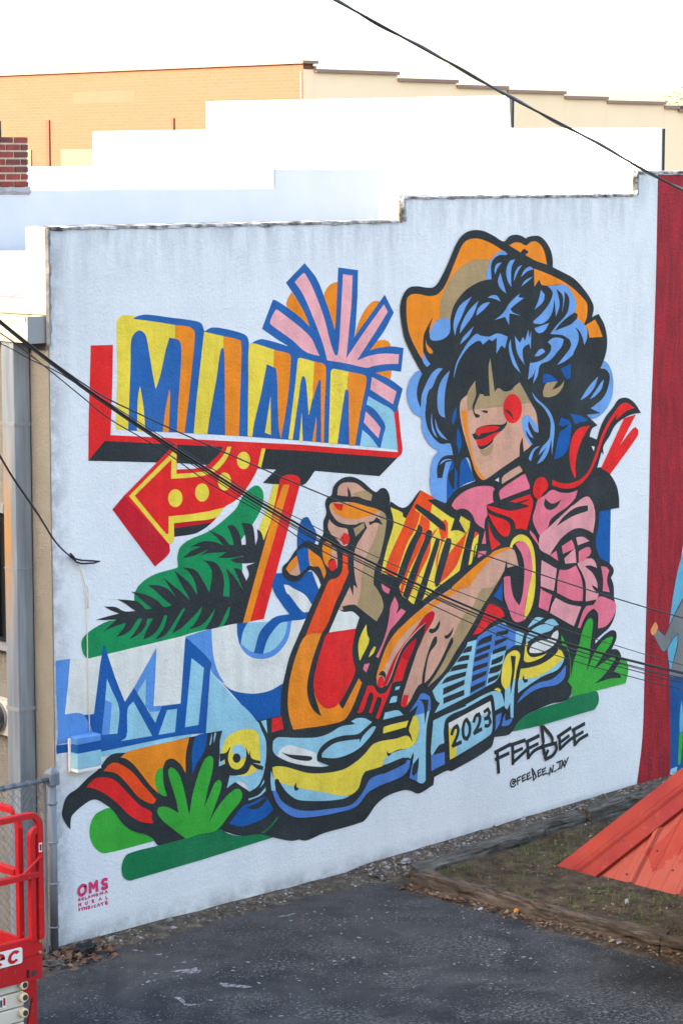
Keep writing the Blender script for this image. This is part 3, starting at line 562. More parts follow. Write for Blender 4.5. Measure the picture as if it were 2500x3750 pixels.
s i 470,1230 560,1170 700,1130 740,1200 765,1320 700,1330 630,1350 600,1390 540,1440 470,1568 200,1568 300,1420
K i 630,1250 640,1340 600,1390 615,1320
Y i 665,1110 700,1020 760,970 820,965 890,1010 930,1090 955,1200 965,1400 j 335,760 335,900 310,1100 270,1220 210,1315 215,1200 250,1000 290,800 290,600 250,480 190,420 130,415 75,460 70,495 40,480
p j 100,440 170,410 220,430 270,510 295,640 300,760 250,1000 220,1130 210,1315 130,1345 70,1310 30,1200 -20,1060 -30,830 0,815 45,815 60,960 90,1070 150,1150 180,1050 200,900 205,700 180,570 120,470
=painted_hair
h n 250,335 180,400 130,500 115,620 140,730 200,830 280,880 285,1000 330,1120 400,1210 480,1255 420,1330 390,1440 385,1568 X 690,0 700,120 730,220 870,290 885,270 890,0 n 650,1300 600,700 400,400
h r 1340,285 1390,320 1430,400 1450,520 1440,680 1400,790 1330,890 1210,955 1140,905 1190,830 1290,760 1390,560 1405,450 1350,385 1250,300
b X 890,0 886,130 890,262 980,150 i 160,380 260,345 190,130 165,85 95,60 20,60 X 900,-60
K n 290,375 100,0 l 60,1150 40,1000 40,900 75,780 140,700 240,685 350,700 430,690 500,600 600,390 680,200 750,100 830,50 920,38 1010,55 1120,110 1230,170 1290,110 1370,92 1440,110 1480,135 m 400,120 470,105 540,110 610,170 670,280 690,380 690,465 820,530 940,600 1050,720 1130,840 1160,930 1140,1040 1215,1000 1280,1120 1310,1250 1310,1400 1270,1550 r 1300,370 1360,385 1405,450 1395,560 1350,680 1270,770 1185,830 1300,885 1140,905 1265,1025 1200,1070 1175,1155 1260,1190 1265,1500 i 1568,330 1440,440 1200,450 1100,430 990,480 900,400 840,260 780,170 600,270 400,360 270,340 200,90 150,85 110,130 90,300 85,420 60,430 65,250 40,200 30,440 10,440 n 590,1568 600,1500 650,1460 650,1370 560,1390 520,1568 465,1568 460,1460 490,1370 550,1315 645,1305 620,1190 600,1170 500,1175 400,1080 340,950 325,800 340,650 300,600 270,760 235,660 230,560 255,450
b n 795,1335 750,1390 718,1568 i 85,420 160,380 260,345 190,130 165,85
b n 685,740 680,850 650,955 632,930 645,830
b n 700,985 730,1080 745,1170 710,1300 690,1180 685,1080
=painted_shirt
R i 935,440 960,350 1010,305 1065,310 1100,370 1100,430 1050,490 1005,560 960,540 935,490
R k 370,1115 450,1150 560,1160 680,1120 760,1050 820,950 880,780 930,620 1000,470 1090,330 1160,250 1230,235 1312,295 1230,325 1160,380 1100,435 1110,380 1140,345 1080,410 1000,540 950,660 900,820 850,950 780,1080 680,1180 590,1215 480,1215 370,1180
R k 800,500 690,520 620,590 580,700 568,860 590,1000 630,1100 640,1080 635,950 660,800 710,660
w k 820,730 858,740 845,790
=painted_hat
O l 110,880 120,820 170,775 260,775 350,795 450,785 520,725 570,640 660,420 740,230 790,165 860,138 950,140 1080,190 1220,275 1090,390 1060,500 850,560 640,850 600,1070 490,1062 440,1095 375,1240 372,1180 415,1030 350,1150 310,1240 300,1330 305,1550 240,1440 150,1250 115,1080
t l 490,1060 495,900 540,740 640,560 760,440 880,380 980,372 1075,385 1030,500 1025,610 930,640 800,720 700,830 640,940 610,1080
h l 375,1260 390,1180 440,1095 500,1055 560,1052 612,1075 605,1215 530,1290 430,1310 390,1295
O m 190,215 250,182 320,185 380,215 440,175 500,170 560,220 600,310 622,435 480,385 375,325 415,290 360,250 320,295
O m 475,480 580,520 740,590 860,660 960,740 1070,860 1088,920 1080,1040 1050,1120 970,1050 940,980 960,880 900,740 830,668 570,672 535,605 480,690
O m 1060,1135 1175,1065 1220,1150 1260,1265 1112,1275 1090,1180
O l 330,1290 345,1350 400,1410 415,1440 395,1460 360,1440 335,1380
=painted_hair
h l 1215,275 1268,310 1255,325 1180,325 1110,370 1080,440 1085,605 1025,608 1035,500 1080,380 1140,310
h l 1205,410 1150,480 1125,550 1120,480 1150,425
h l 1185,530 1220,650 1255,770 1180,700 1158,620
h l 1355,375 1315,460 1308,580 1312,695 1270,620 1252,510 1290,400
h l 1435,440 1390,510 1340,630 1350,540 1390,465
h l 1568,490 1500,510 1420,580 1460,500 1525,458
h m 465,570 400,630 325,690 370,620
h l 860,800 790,920 740,1040 690,1150 665,1255 648,1150 660,1050 720,910
h l 935,850 880,1000 800,1120 718,1230 740,1120 820,970
h l 1070,868 1000,950 908,1025 930,940 1010,875
h l 1040,815 1090,788 1150,795 1190,860 1110,825
h l 1415,760 1390,810 1455,820 1360,890 1300,945 1330,985 1425,1022 1290,995 1285,1130 1240,1035 1120,1072 1220,990 1290,880
h l 880,1145 830,1250 722,1355 760,1270
h m 555,725 598,780 580,860 480,955 530,830
h m 625,680 740,672 830,668 900,740 955,860 945,970 870,1030 760,1130 700,1215 660,1232 720,1150 850,1000 880,880 870,800 820,740 825,830 795,995 805,800 730,710 765,850 765,920 725,1035 715,900 705,830 690,960 640,1060 560,1115 470,1110 465,1085 560,1000 650,880 690,770 670,720
h m 480,1165 650,1105 600,1190 545,1222 500,1205
h m 970,1052 1050,1125 1085,1190 1080,1290 1050,1360 1030,1270 990,1190 945,1155 985,1230 980,1330 930,1440 r 980,220 900,285 800,335 900,210 960,120 950,50 m 860,1280 800,1245 700,1235 660,1232 720,1195 900,1120
K m 720,1192 820,1085 950,990 975,1010 965,1050 900,1110
h r 695,70 750,25 830,20 878,40 860,110 800,190 720,280 605,335 580,450 525,550 555,375 520,460 468,500 490,310 570,300 660,255 730,170 735,110
h r 540,235 600,155 640,150 665,185 590,230
h n 652,425 700,250 800,90 880,20 l 950,1310 985,1355 1060,1295 1090,1312 1145,1272 1140,1455 1200,1362 1240,1398 1270,1262 1150,1225 1060,1262 960,1250 910,1230 820,1320 740,1450 n 685,240 655,360
h r 270,35 280,150 320,280 385,430 300,330 260,210 248,110
h l 1350,1255 1410,1335 1445,1265 1470,1310 1505,1180 1520,1280 1540,1190 1535,1410 1515,1345 1450,1390 1440,1470 n 1465,275 1380,130
h n 305,120 340,200 385,262 345,295 300,235
h n 470,310 525,312 460,400 405,530 370,560 335,680 330,800 275,760 285,620 330,500 400,370
h n 608,335 570,480 550,600 545,780 552,880 490,840 465,740 470,580 500,470 550,390
h n 400,815 410,960 465,1110 415,1050 392,930
h n 435,880 480,1010 580,1135 500,1090 450,1000
h n 640,1360 560,1370 490,1420 520,1370 590,1350
=painted_face
s n 728,700 815,600 900,448 930,600 1065,620 1060,430 1050,300 1070,195 1075,330 1120,580 1160,535 1230,575 1310,560 1350,515 1408,470 1540,710 r 560,880 585,1060 585,1115 510,1250 420,1330 405,1160 375,1250 370,1380 150,1530 i 390,330 340,330 270,230 n 870,1400 740,950
t n 810,595 900,448 930,600 1065,620 1050,300 1070,195 1120,580 1160,535 1230,575 1310,560 1350,515 1408,470 1535,705 1430,720 1215,750 960,775 808,795
O n 732,795 805,793 810,960 850,1230 920,1450 1000,1568 i 390,330 340,330 270,230 n 880,1430 780,1050
K n 900,450 940,400 955,580 920,670 885,770 890,820 955,850 940,870 905,875 880,830 865,740 905,620
K n 935,400 960,520 1000,630 1065,625 1055,450 1048,330 980,300
K n 960,795 1010,790 1045,800 1035,825 990,815
o R n 1325,772 108 170
K n 1220,778 1290,800 1325,850 1338,905 1300,850
K n 860,1060 890,1055 920,1000 1010,965 1110,955 1200,955 1240,940 1260,905 1255,960 1190,1035 1120,1095 1090,1165 1010,1225 960,1238 925,1200 915,1150 880,1110
R n 900,1060 930,1005 1010,975 1110,970 1185,985 1110,1030 960,1060 945,1090
R n 905,1125 970,1120 1100,1060 1190,1030 1130,1090 1060,1160 1000,1195 930,1195
t n 945,1240 1020,1235 1110,1160 1090,1250 1040,1310 990,1310 960,1280
=painted_hair
K r 470,960 500,1020 545,1097 590,1115 640,1210 560,1262 515,1255 440,1110 445,1070
h r 400,960 430,915 470,910 520,960 575,1040 585,1110 545,1095 475,970 470,1040 530,1175 490,1150 445,1080 450,1130 520,1250 495,1255 430,1150 405,1050
h r 512,640 560,710 660,800 730,890 770,1020 770,1120 740,1370 735,1190 700,1330 640,1430 570,1472 610,1400 680,1280 585,1375 620,1290 710,1180 725,1080 720,960 650,830 550,730
h r 605,1265 540,1320 500,1440 475,1410 500,1340 550,1280
t r 680,540 810,522 740,620 830,580 880,515 870,580 800,670 700,705 645,695 640,640
b r 645,432 720,445 810,515 680,540 635,545
b r 960,318 955,490 905,492 845,375
h r 1275,465 1225,600 1150,690 1068,740 1120,650 1200,540
h r 1340,495 1310,610 1240,690 1178,725 1230,650 1290,560
b r 950,890 1080,920 1165,970 1060,995 1010,1015
b r 850,935 940,980 965,1040 910,1330 765,1425 830,1110 900,1060 935,1010 860,1040 815,1020
=painted_signature
l K 41.4 h 230,1030 215,790
l K 39.1 h 190,800 360,710
l K 36.8 h 195,880 345,810
l K 41.4 h 395,930 390,700
l K 39.1 h 375,715 530,660
l K 34.5 h 385,810 500,755
l K 36.8 h 390,920 490,830 545,775
l K 41.4 h 570,865 560,675
l K 39.1 h 550,680 690,610
l K 34.5 h 560,760 680,700
l K 36.8 h 575,850 640,780 720,740 890,690
l K 41.4 h 720,500 740,680
l K 36.8 h 740,505 840,630 840,690
l K 39.1 h 735,710 750,815
l K 39.1 h 880,695 890,760 850,830 770,875 760,850 790,780
l K 39.1 h 935,765 925,610
l K 39.1 h 910,620 1055,520
l K 34.5 h 930,690 1035,610
l K 36.8 h 945,750 1040,660 1100,620
l K 39.1 h 1105,715 1095,540
l K 39.1 h 1080,545 1212,472
l K 34.5 h 1095,625 1195,565
l K 36.8 h 1110,705 1160,650 1248,598
l K 14.85 h 430,1140 418,1110 385,1110 365,1150 372,1190 400,1195 425,1170
l K 13.5 h 410,1135 395,1130 388,1155 400,1165 412,1150 415,1130
l K 16.2 h 450,1170 445,1095
l K 14.85 h 440,1100 482,1075
l K 13.5 h 448,1130 475,1115
l K 16.2 h 505,1135 500,1070
l K 14.85 h 498,1075 535,1050
l K 13.5 h 503,1105 530,1085
l K 14.85 h 508,1132 545,1108
l K 16.2 h 560,1115 555,1045
l K 14.85 h 553,1050 590,1028
l K 13.5 h 558,1082 585,1060
l K 14.85 h 563,1112 605,1085
l K 16.2 h 612,985 622,1050
l K 14.85 h 618,990 645,1040 625,1060
l K 16.2 h 625,1060 632,1122
l K 14.85 h 645,1045 662,1080 632,1118
l K 16.2 h 685,1080 680,1010
l K 14.85 h 678,1015 715,990
l K 13.5 h 683,1045 710,1025
l K 14.85 h 688,1078 722,1055
l K 16.2 h 737,1062 731,995
l K 14.85 h 728,1000 770,975
l K 13.5 h 733,1028 765,1005
l K 14.85 h 740,1060 775,1035
l K 13.5 h 780,1050 806,1035
l K 16.2 h 812,1060 822,975 845,1028 858,945
l K 13.5 h 864,1020 888,1008
l K 16.2 h 895,918 960,893
l K 16.2 h 935,905 930,980 905,998
l K 16.2 h 945,985 965,905 987,960
l K 13.5 h 950,955 982,938
l K 16.2 h 985,890 1003,928
l K 16.2 h 1028,858 985,968
=painted_stencil
l z 21 y 700,1220 680,1212 655,1232 645,1262 655,1290 675,1292 698,1270 704,1240 700,1222
l z 21 y 740,1272 738,1196 768,1232 792,1180 796,1258
l z 20 y 876,1165 850,1168 838,1188 848,1203 872,1205 876,1228 855,1240 836,1236
l z 7.5 y 650,1323 644,1333 652,1342 660,1332 652,1323
l z 7.5 y 672,1318 674,1336
l z 7.5 y 686,1312 674,1326 690,1332
l z 7.5 y 700,1308 703,1328 714,1325
l z 7.5 y 724,1322 732,1298 742,1316
l z 7.5 y 755,1292 757,1312
l z 7.5 y 773,1287 776,1306
l z 7.5 y 756,1303 774,1298
l z 7.5 y 795,1280 786,1292 796,1302 805,1290 795,1280
l z 7.5 y 823,1294 821,1274 832,1284 842,1268 845,1288
l z 7.5 y 863,1283 870,1258 884,1276
l z 7.5 y 648,1388 647,1364 656,1374 664,1360 666,1384
l z 7.5 y 702,1350 704,1368 712,1372 718,1364 717,1346
l z 7.5 y 760,1358 757,1334 770,1334 762,1346 774,1354
l z 7.5 y 814,1340 822,1316 832,1334
l z 7.5 y 868,1304 872,1326 884,1322
l z 7.5 y 656,1403 646,1408 656,1416 648,1424
l z 7.5 y 668,1400 676,1408 686,1394
l z 7.5 y 676,1408 677,1420
l z 7.5 y 696,1415 694,1395 714,1408 712,1388
l z 7.5 y 724,1388 727,1408 740,1398 734,1384 724,1388
l z 7.5 y 756,1380 758,1400
l z 7.5 y 785,1374 774,1380 776,1392 788,1392
l z 7.5 y 800,1388 808,1364 820,1382
l z 7.5 y 828,1362 848,1356
l z 7.5 y 838,1360 841,1378
l z 7.5 y 880,1344 864,1348 868,1370 884,1366
l z 7.5 y 866,1360 880,1356
=painted_curtain
C N 2407,640 2400,1000 2392,1250 2380,1550 2372,1950 2365,2200 2358,2450 2350,2700 2325,2908 2452,2870 2450,2480 2452,2370 2475,2150 2500,1990 2540,1700 2560,640
=painted_man
S x 1240,-200 1165,100 1080,420 1000,850 960,1150 935,1340 905,1790 940,2110 940,2300 1900,2300 1900,-200
J x 1176,880 1130,950 1060,1090 940,1340 855,1530 740,1425 665,1540 760,1720 820,1810 880,1790 985,1600 1080,1500 1075,1700 1010,1950 970,2100 945,2260 1400,2330 1420,880
K x 1075,1500 1085,1500 1080,1700 1015,1950 975,2100 1005,1950 1068,1690
K x 740,1425 855,1530 940,1340 1060,1090 1176,880 1186,885 1070,1100 950,1345 858,1548 738,1440
K x 665,1540 760,1720 820,1810 880,1790 985,1600 1080,1500 1084,1510 992,1606 885,1800 815,1822 752,1725 658,1540
T x 690,1300 640,1380 610,1460 630,1520 665,1530 735,1420 730,1360
j z 935,140 945,800 945,1800 1180,1760 1700,1600 1700,100
L z 940,1800 1060,1770 1070,1680 960,1720
g z 1160,1090 1105,1110 1080,1650 1125,1640 1155,1300
S z 1140,530 1110,850 1110,1100 1160,1080 1176,800
w z 940,1880 1000,1830 1120,1780 1300,1740 1300,1820 1000,1930
"""
# ---------------------------------------------------------------- surface materials
M = NT('wall_white', 0.75, 0.25); P3 = M.sep()
streak = M.noise(1.0, 6, M.scaled((3.6, 3.6, 0.5)), 0.66)
patch = M.ramp(M.noise(0.75, 4, None, 0.5, 0.5), [(0.42, 0.0), (0.66, 1.0)])
streakm = M.math('MULTIPLY', M.math('MULTIPLY', M.ramp(streak, [(0.46, 0.0), (0.68, 1.0)]), patch), M.maprange(P3[2], 1.0, 6.0, 0.3, 1.0))
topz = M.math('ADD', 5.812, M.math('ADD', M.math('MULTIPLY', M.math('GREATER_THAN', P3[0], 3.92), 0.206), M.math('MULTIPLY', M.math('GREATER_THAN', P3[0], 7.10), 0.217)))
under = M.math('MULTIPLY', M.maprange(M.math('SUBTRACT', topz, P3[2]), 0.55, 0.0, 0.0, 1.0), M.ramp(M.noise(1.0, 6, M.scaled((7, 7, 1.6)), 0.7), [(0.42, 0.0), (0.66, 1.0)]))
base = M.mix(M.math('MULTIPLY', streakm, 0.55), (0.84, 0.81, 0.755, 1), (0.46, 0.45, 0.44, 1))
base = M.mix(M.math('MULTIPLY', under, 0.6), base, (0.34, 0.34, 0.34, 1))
grime = M.ramp(M.noise(1.7, 7, None, 0.65), [(0.42, 0.0), (0.75, 0.55)])
base = M.mix(grime, base, (0.70, 0.685, 0.66, 1))
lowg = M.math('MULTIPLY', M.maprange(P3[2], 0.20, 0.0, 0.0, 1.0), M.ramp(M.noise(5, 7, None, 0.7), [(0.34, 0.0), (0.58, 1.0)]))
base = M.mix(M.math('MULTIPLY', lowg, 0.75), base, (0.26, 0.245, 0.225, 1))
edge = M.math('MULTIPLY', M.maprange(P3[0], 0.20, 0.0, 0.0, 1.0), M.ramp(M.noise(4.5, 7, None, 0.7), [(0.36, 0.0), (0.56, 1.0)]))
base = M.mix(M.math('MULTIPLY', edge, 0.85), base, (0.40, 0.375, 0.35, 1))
spots = M.ramp(M.noise(30, 4), [(0.70, 0.0), (0.78, 0.6)])
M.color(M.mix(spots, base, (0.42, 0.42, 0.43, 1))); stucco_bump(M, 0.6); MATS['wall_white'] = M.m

M = NT('coping', 0.95, 0.05); c1 = M.ramp(M.noise(6, 7, None, 0.65), [(0.40, (0.06, 0.055, 0.05, 1)), (0.50, (0.26, 0.24, 0.22, 1)), (0.60, (0.56, 0.54, 0.51, 1))])
M.color(c1); M.bump(M.noise(40, 5), 0.8, 0.02); MATS['coping'] = M.m
plain('crack', (0.26, 0.23, 0.20), 0.9, 0.5, 9, 0.6, 30, raw=True)
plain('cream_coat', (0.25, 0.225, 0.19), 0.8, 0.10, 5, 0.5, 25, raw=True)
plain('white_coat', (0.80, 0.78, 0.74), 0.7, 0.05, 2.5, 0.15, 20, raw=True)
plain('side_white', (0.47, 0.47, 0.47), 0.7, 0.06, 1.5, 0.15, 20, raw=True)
plain('membrane', (0.40, 0.42, 0.46), 0.6, 0.06, 0.8, 0.1, 6, raw=True)
M = NT('tan_stucco', 0.85, 0.2)
M.color(M.mix(M.ramp(M.noise(2.2, 6), [(0.4, 0.0), (0.75, 0.5)]), (0.33, 0.29, 0.22, 1), (0.24, 0.21, 0.165, 1))); stucco_bump(M, 1.0); MATS['tan_stucco'] = M.m
M = NT('flashing', 0.9, 0.1); M.color((0.035, 0.035, 0.035, 1)); M.bump(M.noise(12, 4), 0.7, 0.03); MATS['flashing'] = M.m
M = NT('galvanised', 0.5, 0.4, 0.35)
g0 = M.mix(M.ramp(M.noise(1, 5, M.scaled((14, 14, 1.2))), [(0.35, 0.0), (0.65, 1.0)]), (0.12, 0.135, 0.15, 1), (0.24, 0.25, 0.26, 1))
M.color(g0); MATS['galvanised'] = M.m
M = NT('downspout_metal', 0.45, 0.4, 0.35); P3 = M.sep()
g0 = M.mix(M.ramp(M.noise(1, 5, M.scaled((16, 16, 1.0))), [(0.35, 0.0), (0.65, 1.0)]), (0.22, 0.245, 0.26, 1), (0.36, 0.38, 0.385, 1))
rz = M.math('ABSOLUTE', M.math('SUBTRACT', P3[2], 3.35)); rst = M.math('MULTIPLY', M.maprange(rz, 0.0, 0.9, 1.0, 0.0), M.maprange(P3[1], 0.29, 0.325, 0.0, 1.0))
M.color(M.mix(M.math('MULTIPLY', rst, 0.85), g0, (0.62, 0.30, 0.06, 1))); MATS['downspout_metal'] = M.m
plain('gutter_paint', (140, 150, 160), 0.5, 0.08, 3)
plain('gutter_tan', (176, 172, 166), 0.5, 0.08, 3)
plain('black_metal', (26, 28, 31), 0.5, 0.1)
plain('meter_grey', (205, 208, 205), 0.4, 0.06)
plain('meter_glass', (70, 75, 80), 0.15, 0.2, 30, spec=0.6)
plain('conduit_tan', (176, 160, 140), 0.6)
plain('cable_grey', (62, 62, 66), 0.6, 0.1)
plain('rubber_black', (38, 38, 42), 0.5, 0.1)
plain('cord_white', (214, 210, 206), 0.6, 0.15, 20)
plain('red_brick', (118, 58, 54), 0.9, 0.30, 9, 0.6, 60)
plain('dark_brick', (90, 54, 54), 0.9, 0.30, 9, 0.6, 60)
plain('mortar', (190, 182, 172), 0.95, 0.2, 20, 0.5, 60)
M = NT('lift_red', 0.5, 0.35)
sc0 = M.ramp(M.noise(22, 6, None, 0.75), [(0.60, 0.0), (0.70, 0.6)])
M.color(M.mix(sc0, M.mix(M.ramp(M.noise(3, 5), [(0.35, 0.0), (0.7, 1.0)]), alb((196, 18, 30)), alb((166, 20, 34))), alb((170, 104, 104)))); MATS['lift_red'] = M.m
plain('lift_grey', (206, 208, 202), 0.45, 0.08, 4)
plain('lift_dark', (60, 62, 58), 0.6, 0.2)
plain('lift_cream', (226, 214, 188), 0.5, 0.08)
plain('sticker_white', (226, 230, 238), 0.4, 0.03)
plain('fleck_pale', (0.21, 0.215, 0.22), 0.8, 0.2, raw=True)
plain('fleck_grey', (0.11, 0.11, 0.11), 0.8, 0.2, raw=True)
plain('sticker_ink', (70, 74, 92), 0.5, 0.3, 60)
plain('bolt_zinc', (176, 170, 140), 0.4, 0.1, metal=0.4)
# far building
def brick_wall_mat(name, c1, c2, cm, sx):
    M = NT(name, 0.9, 0.15); mp = M.n('ShaderNodeMapping'); s3 = M.sep(); cb = M.n('ShaderNodeCombineXYZ')
    M.link(s3[1], cb.inputs[0]); M.link(s3[2], cb.inputs[1])
    b = M.n('ShaderNodeTexBrick'); b.inputs['Scale'].default_value = 1.0; b.inputs['Brick Width'].default_value = 0.34; b.inputs['Row Height'].default_value = 0.10
    b.inputs['Mortar Size'].default_value = 0.014; b.inputs['Color1'].default_value = c1; b.inputs['Color2'].default_value = c2; b.inputs['Mortar'].default_value = cm
    M.link(cb.outputs[0], b.inputs['Vector'])
    M.color(M.mix(M.ramp(M.noise(0.35, 5), [(0.4, 0.0), (0.7, 0.45)]), b.outputs['Color'], c2)); M.bump(b.outputs['Fac'], -0.4, 0.02); MATS[name] = M.m
brick_wall_mat('far_brick', (0.160, 0.072, 0.043, 1), (0.172, 0.080, 0.049, 1), (0.182, 0.089, 0.058, 1), 1)
plain('far_cream', (0.86, 0.64, 0.40), 0.9, 0.05, 0.4, raw=True)
plain('far_patch', (0.174, 0.083, 0.052), 0.9, 0.05, 0.5, raw=True)
plain('far_coping', (0.26, 0.17, 0.13), 0.8, 0.15, 0.6, raw=True)
plain('far_dark', (0.115, 0.056, 0.036), 0.9, 0.1, raw=True)
plain('far_window', (0.22, 0.17, 0.08), 0.5, 0.05, raw=True)
# ground
M = NT('asphalt', 0.92, 0.2)
a0 = M.mix(M.ramp(M.noise(1.1, 6, None, 0.6), [(0.35, 0.0), (0.7, 1.0)]), (0.0155, 0.0182, 0.0205, 1), (0.038, 0.039, 0.0395, 1))
a0 = M.mix(M.ramp(M.noise(2.4, 5), [(0.60, 0.0), (0.76, 0.4)]), a0, (0.05, 0.037, 0.03, 1))
wear = M.math('MULTIPLY', M.ramp(M.noise(1.6, 4, None, 0.5, 0.8), [(0.48, 0.0), (0.62, 1.0)]), M.ramp(M.noise(30, 6, None, 0.75), [(0.48, 0.0), (0.58, 1.0)]))
sy = M.sep(); wear = M.math('MULTIPLY', wear, M.maprange(M.math('ADD', sy[1], M.math('MULTIPLY', sy[0], -0.25)), -1.2, -3.0, 0.45, 1.0))
a0 = M.mix(M.math('MULTIPLY', wear, 0.7), a0, (0.15, 0.15, 0.14, 1))
def specks(scale, thr, keep):
    v = M.n('ShaderNodeTexVoronoi'); v.inputs['Scale'].default_value = scale; v.inputs['Randomness'].default_value = 1.0; M.link(M.pos, v.inputs['Vector'])
    sp = M.n('ShaderNodeSeparateColor'); M.link(v.outputs['Color'], sp.inputs[0])
    return M.math('MULTIPLY', M.math('LESS_THAN', M.math('SUBTRACT', v.outputs['Distance'], M.math('MULTIPLY', M.noise(70, 2), 0.12)), thr), M.math('GREATER_THAN', sp.outputs[0], keep))
cl = M.ramp(M.noise(1.9, 4), [(0.38, 0.0), (0.62, 1.0)])
s1 = M.math('MULTIPLY', specks(30, 0.15, 0.70), cl); s2 = M.math('MULTIPLY', specks(11, 0.07, 0.72), M.math('ADD', M.math('MULTIPLY', cl, 0.7), 0.3)); s3 = M.math('MULTIPLY', specks(58, 0.2, 0.55), cl)
hazep = M.ramp(M.noise(0.85, 5, None, 0.55, 1.2), [(0.46, 0.0), (0.68, 0.55)])
a0 = M.mix(hazep, a0, (0.080, 0.080, 0.078, 1))
ck = M.n('ShaderNodeTexVoronoi', feature='DISTANCE_TO_EDGE'); ck.inputs['Scale'].default_value = 0.55
dv = M.n('ShaderNodeVectorMath', operation='ADD'); nn_ = M.n('ShaderNodeTexNoise'); nn_.inputs['Scale'].default_value = 3.0; nn_.inputs['Detail'].default_value = 5; M.link(M.pos, nn_.inputs['Vector'])
sc_ = M.n('ShaderNodeVectorMath', operation='SCALE'); sc_.inputs['Scale'].default_value = 0.9; M.link(nn_.outputs['Color'], sc_.inputs[0]); M.link(M.pos, dv.inputs[0]); M.link(sc_.outputs[0], dv.inputs[1]); M.link(dv.outputs[0], ck.inputs['Vector'])
crk = M.math('MULTIPLY', M.math('LESS_THAN', ck.outputs['Distance'], 0.006), M.ramp(M.noise(1.3, 3), [(0.48, 0.0), (0.52, 1.0)]))
a0 = M.mix(M.math('MULTIPLY', crk, 0.3), a0, (0.008, 0.008, 0.008, 1))
a0 = M.mix(M.math('MULTIPLY', s3, 0.75), a0, (0.24, 0.24, 0.24, 1)); a0 = M.mix(M.math('MULTIPLY', s1, 0.7), a0, (0.24, 0.25, 0.26, 1)); a0 = M.mix(M.math('MULTIPLY', s2, 0.7), a0, (0.22, 0.225, 0.23, 1))
dust = M.math('MULTIPLY', M.maprange(sy[1], -1.15, -0.2, 0.0, 1.0), M.ramp(M.noise(4.5, 6), [(0.36, 0.0), (0.66, 1.0)]))
a0 = M.mix(M.math('MULTIPLY', dust, 0.75), a0, (0.085, 0.066, 0.052, 1))
M.color(a0); M.bump(M.noise(150, 4), 0.5, 0.006); MATS['asphalt'] = M.m
M = NT('paint_drip', 0.8, 0.2)
M.color(M.mix(M.ramp(M.noise(26, 6, None, 0.75), [(0.42, 0.0), (0.56, 1.0)]), (0.04, 0.042, 0.045, 1), (0.24, 0.245, 0.25, 1))); MATS['paint_drip'] = M.m
M = NT('dirt', 0.95, 0.1)
d0 = M.ramp(M.noise(9, 7, None, 0.65), [(0.3, (0.045, 0.035, 0.028, 1)), (0.5, (0.095, 0.075, 0.055, 1)), (0.72, (0.19, 0.16, 0.12, 1))])
M.color(d0); M.bump(M.noise(50, 5), 0.9, 0.02); MATS['dirt'] = M.m
M = NT('bed_soil', 0.95, 0.1)
d0 = M.ramp(M.noise(7, 7, None, 0.68), [(0.3, (0.030, 0.023, 0.017, 1)), (0.52, (0.095, 0.068, 0.044, 1)), (0.72, (0.18, 0.14, 0.09, 1))])
d0 = M.mix(M.ramp(M.noise(2.3, 6), [(0.52, 0.0), (0.68, 0.5)]), d0, (0.080, 0.082, 0.032, 1))
M.color(d0); M.bump(M.noise(60, 5), 1.0, 0.03); MATS['bed_soil'] = M.m
M = NT('timber', 0.9, 0.15)
t0 = M.ramp(M.noise(1, 6, M.scaled((30, 2.2, 30)), 0.65), [(0.3, (0.022, 0.017, 0.013, 1)), (0.5, (0.085, 0.065, 0.049, 1)), (0.7, (0.17, 0.14, 0.112, 1))])
M.color(t0); M.bump(M.noise(1, 5, M.scaled((40, 3, 40))), 0.8, 0.02); MATS['timber'] = M.m
M = NT('timber_x', 0.9, 0.15)
t0 = M.ramp(M.noise(1, 6, M.scaled((2.2, 30, 30)), 0.65), [(0.3, (0.022, 0.019, 0.016, 1)), (0.5, (0.092, 0.081, 0.066, 1)), (0.7, (0.18, 0.165, 0.14, 1))])
M.color(t0); M.bump(M.noise(1, 5, M.scaled((3, 40, 40))), 0.8, 0.02); MATS['timber_x'] = M.m
for nm, c in (('stone_a', (0.17, 0.15, 0.125)), ('stone_b', (0.085, 0.07, 0.06)), ('stone_c', (0.30, 0.285, 0.27)), ('stone_d', (0.16, 0.11, 0.07)),
              ('leaf_a', (0.14, 0.062, 0.033)), ('leaf_b', (0.17, 0.105, 0.06)), ('leaf_c', (0.12, 0.07, 0.05)), ('straw', (0.22, 0.17, 0.105)),
              ('grass_a', (0.07, 0.125, 0.022)), ('grass_b', (0.14, 0.155, 0.035)), ('grass_c', (0.14, 0.11, 0.05)),
              ('litter_white', (0.42, 0.43, 0.44)), ('litter_orange', (0.62, 0.26, 0.05)), ('bag_black', (0.02, 0.02, 0.022)), ('tree_leaf', (0.14, 0.15, 0.05)), ('bark', (0.12, 0.09, 0.06)),
              ('concrete', (0.26, 0.25, 0.24)), ('wood_post', (0.20, 0.10, 0.07))):
    plain(nm, c, 0.85, 0.25, 12, raw=True)
M = NT('roof_red', 0.6, 0.18)
r0 = M.ramp(M.noise(1.6, 4, M.scaled((1.4, 1.1, 1.0)), 0.5, 0.6), [(0.38, (0.30, 0.048, 0.024, 1)), (0.44, (0.28, 0.032, 0.012, 1)), (0.64, (0.20, 0.016, 0.012, 1))])
r0 = M.mix(M.ramp(M.noise(1, 4, M.scaled((3, 22, 3))), [(0.4, 0.0), (0.75, 0.4)]), r0, (0.22, 0.02, 0.022, 1))
r0 = M.mix(M.ramp(M.noise(12, 6, None, 0.72), [(0.58, 0.0), (0.72, 0.5)]), r0, (0.34, 0.10, 0.07, 1)); M.color(r0); M.bump(M.noise(5, 4), 0.25, 0.02); MATS['roof_red'] = M.m
M = NT('roof_pale', 0.6, 0.18); q3 = M.sep()
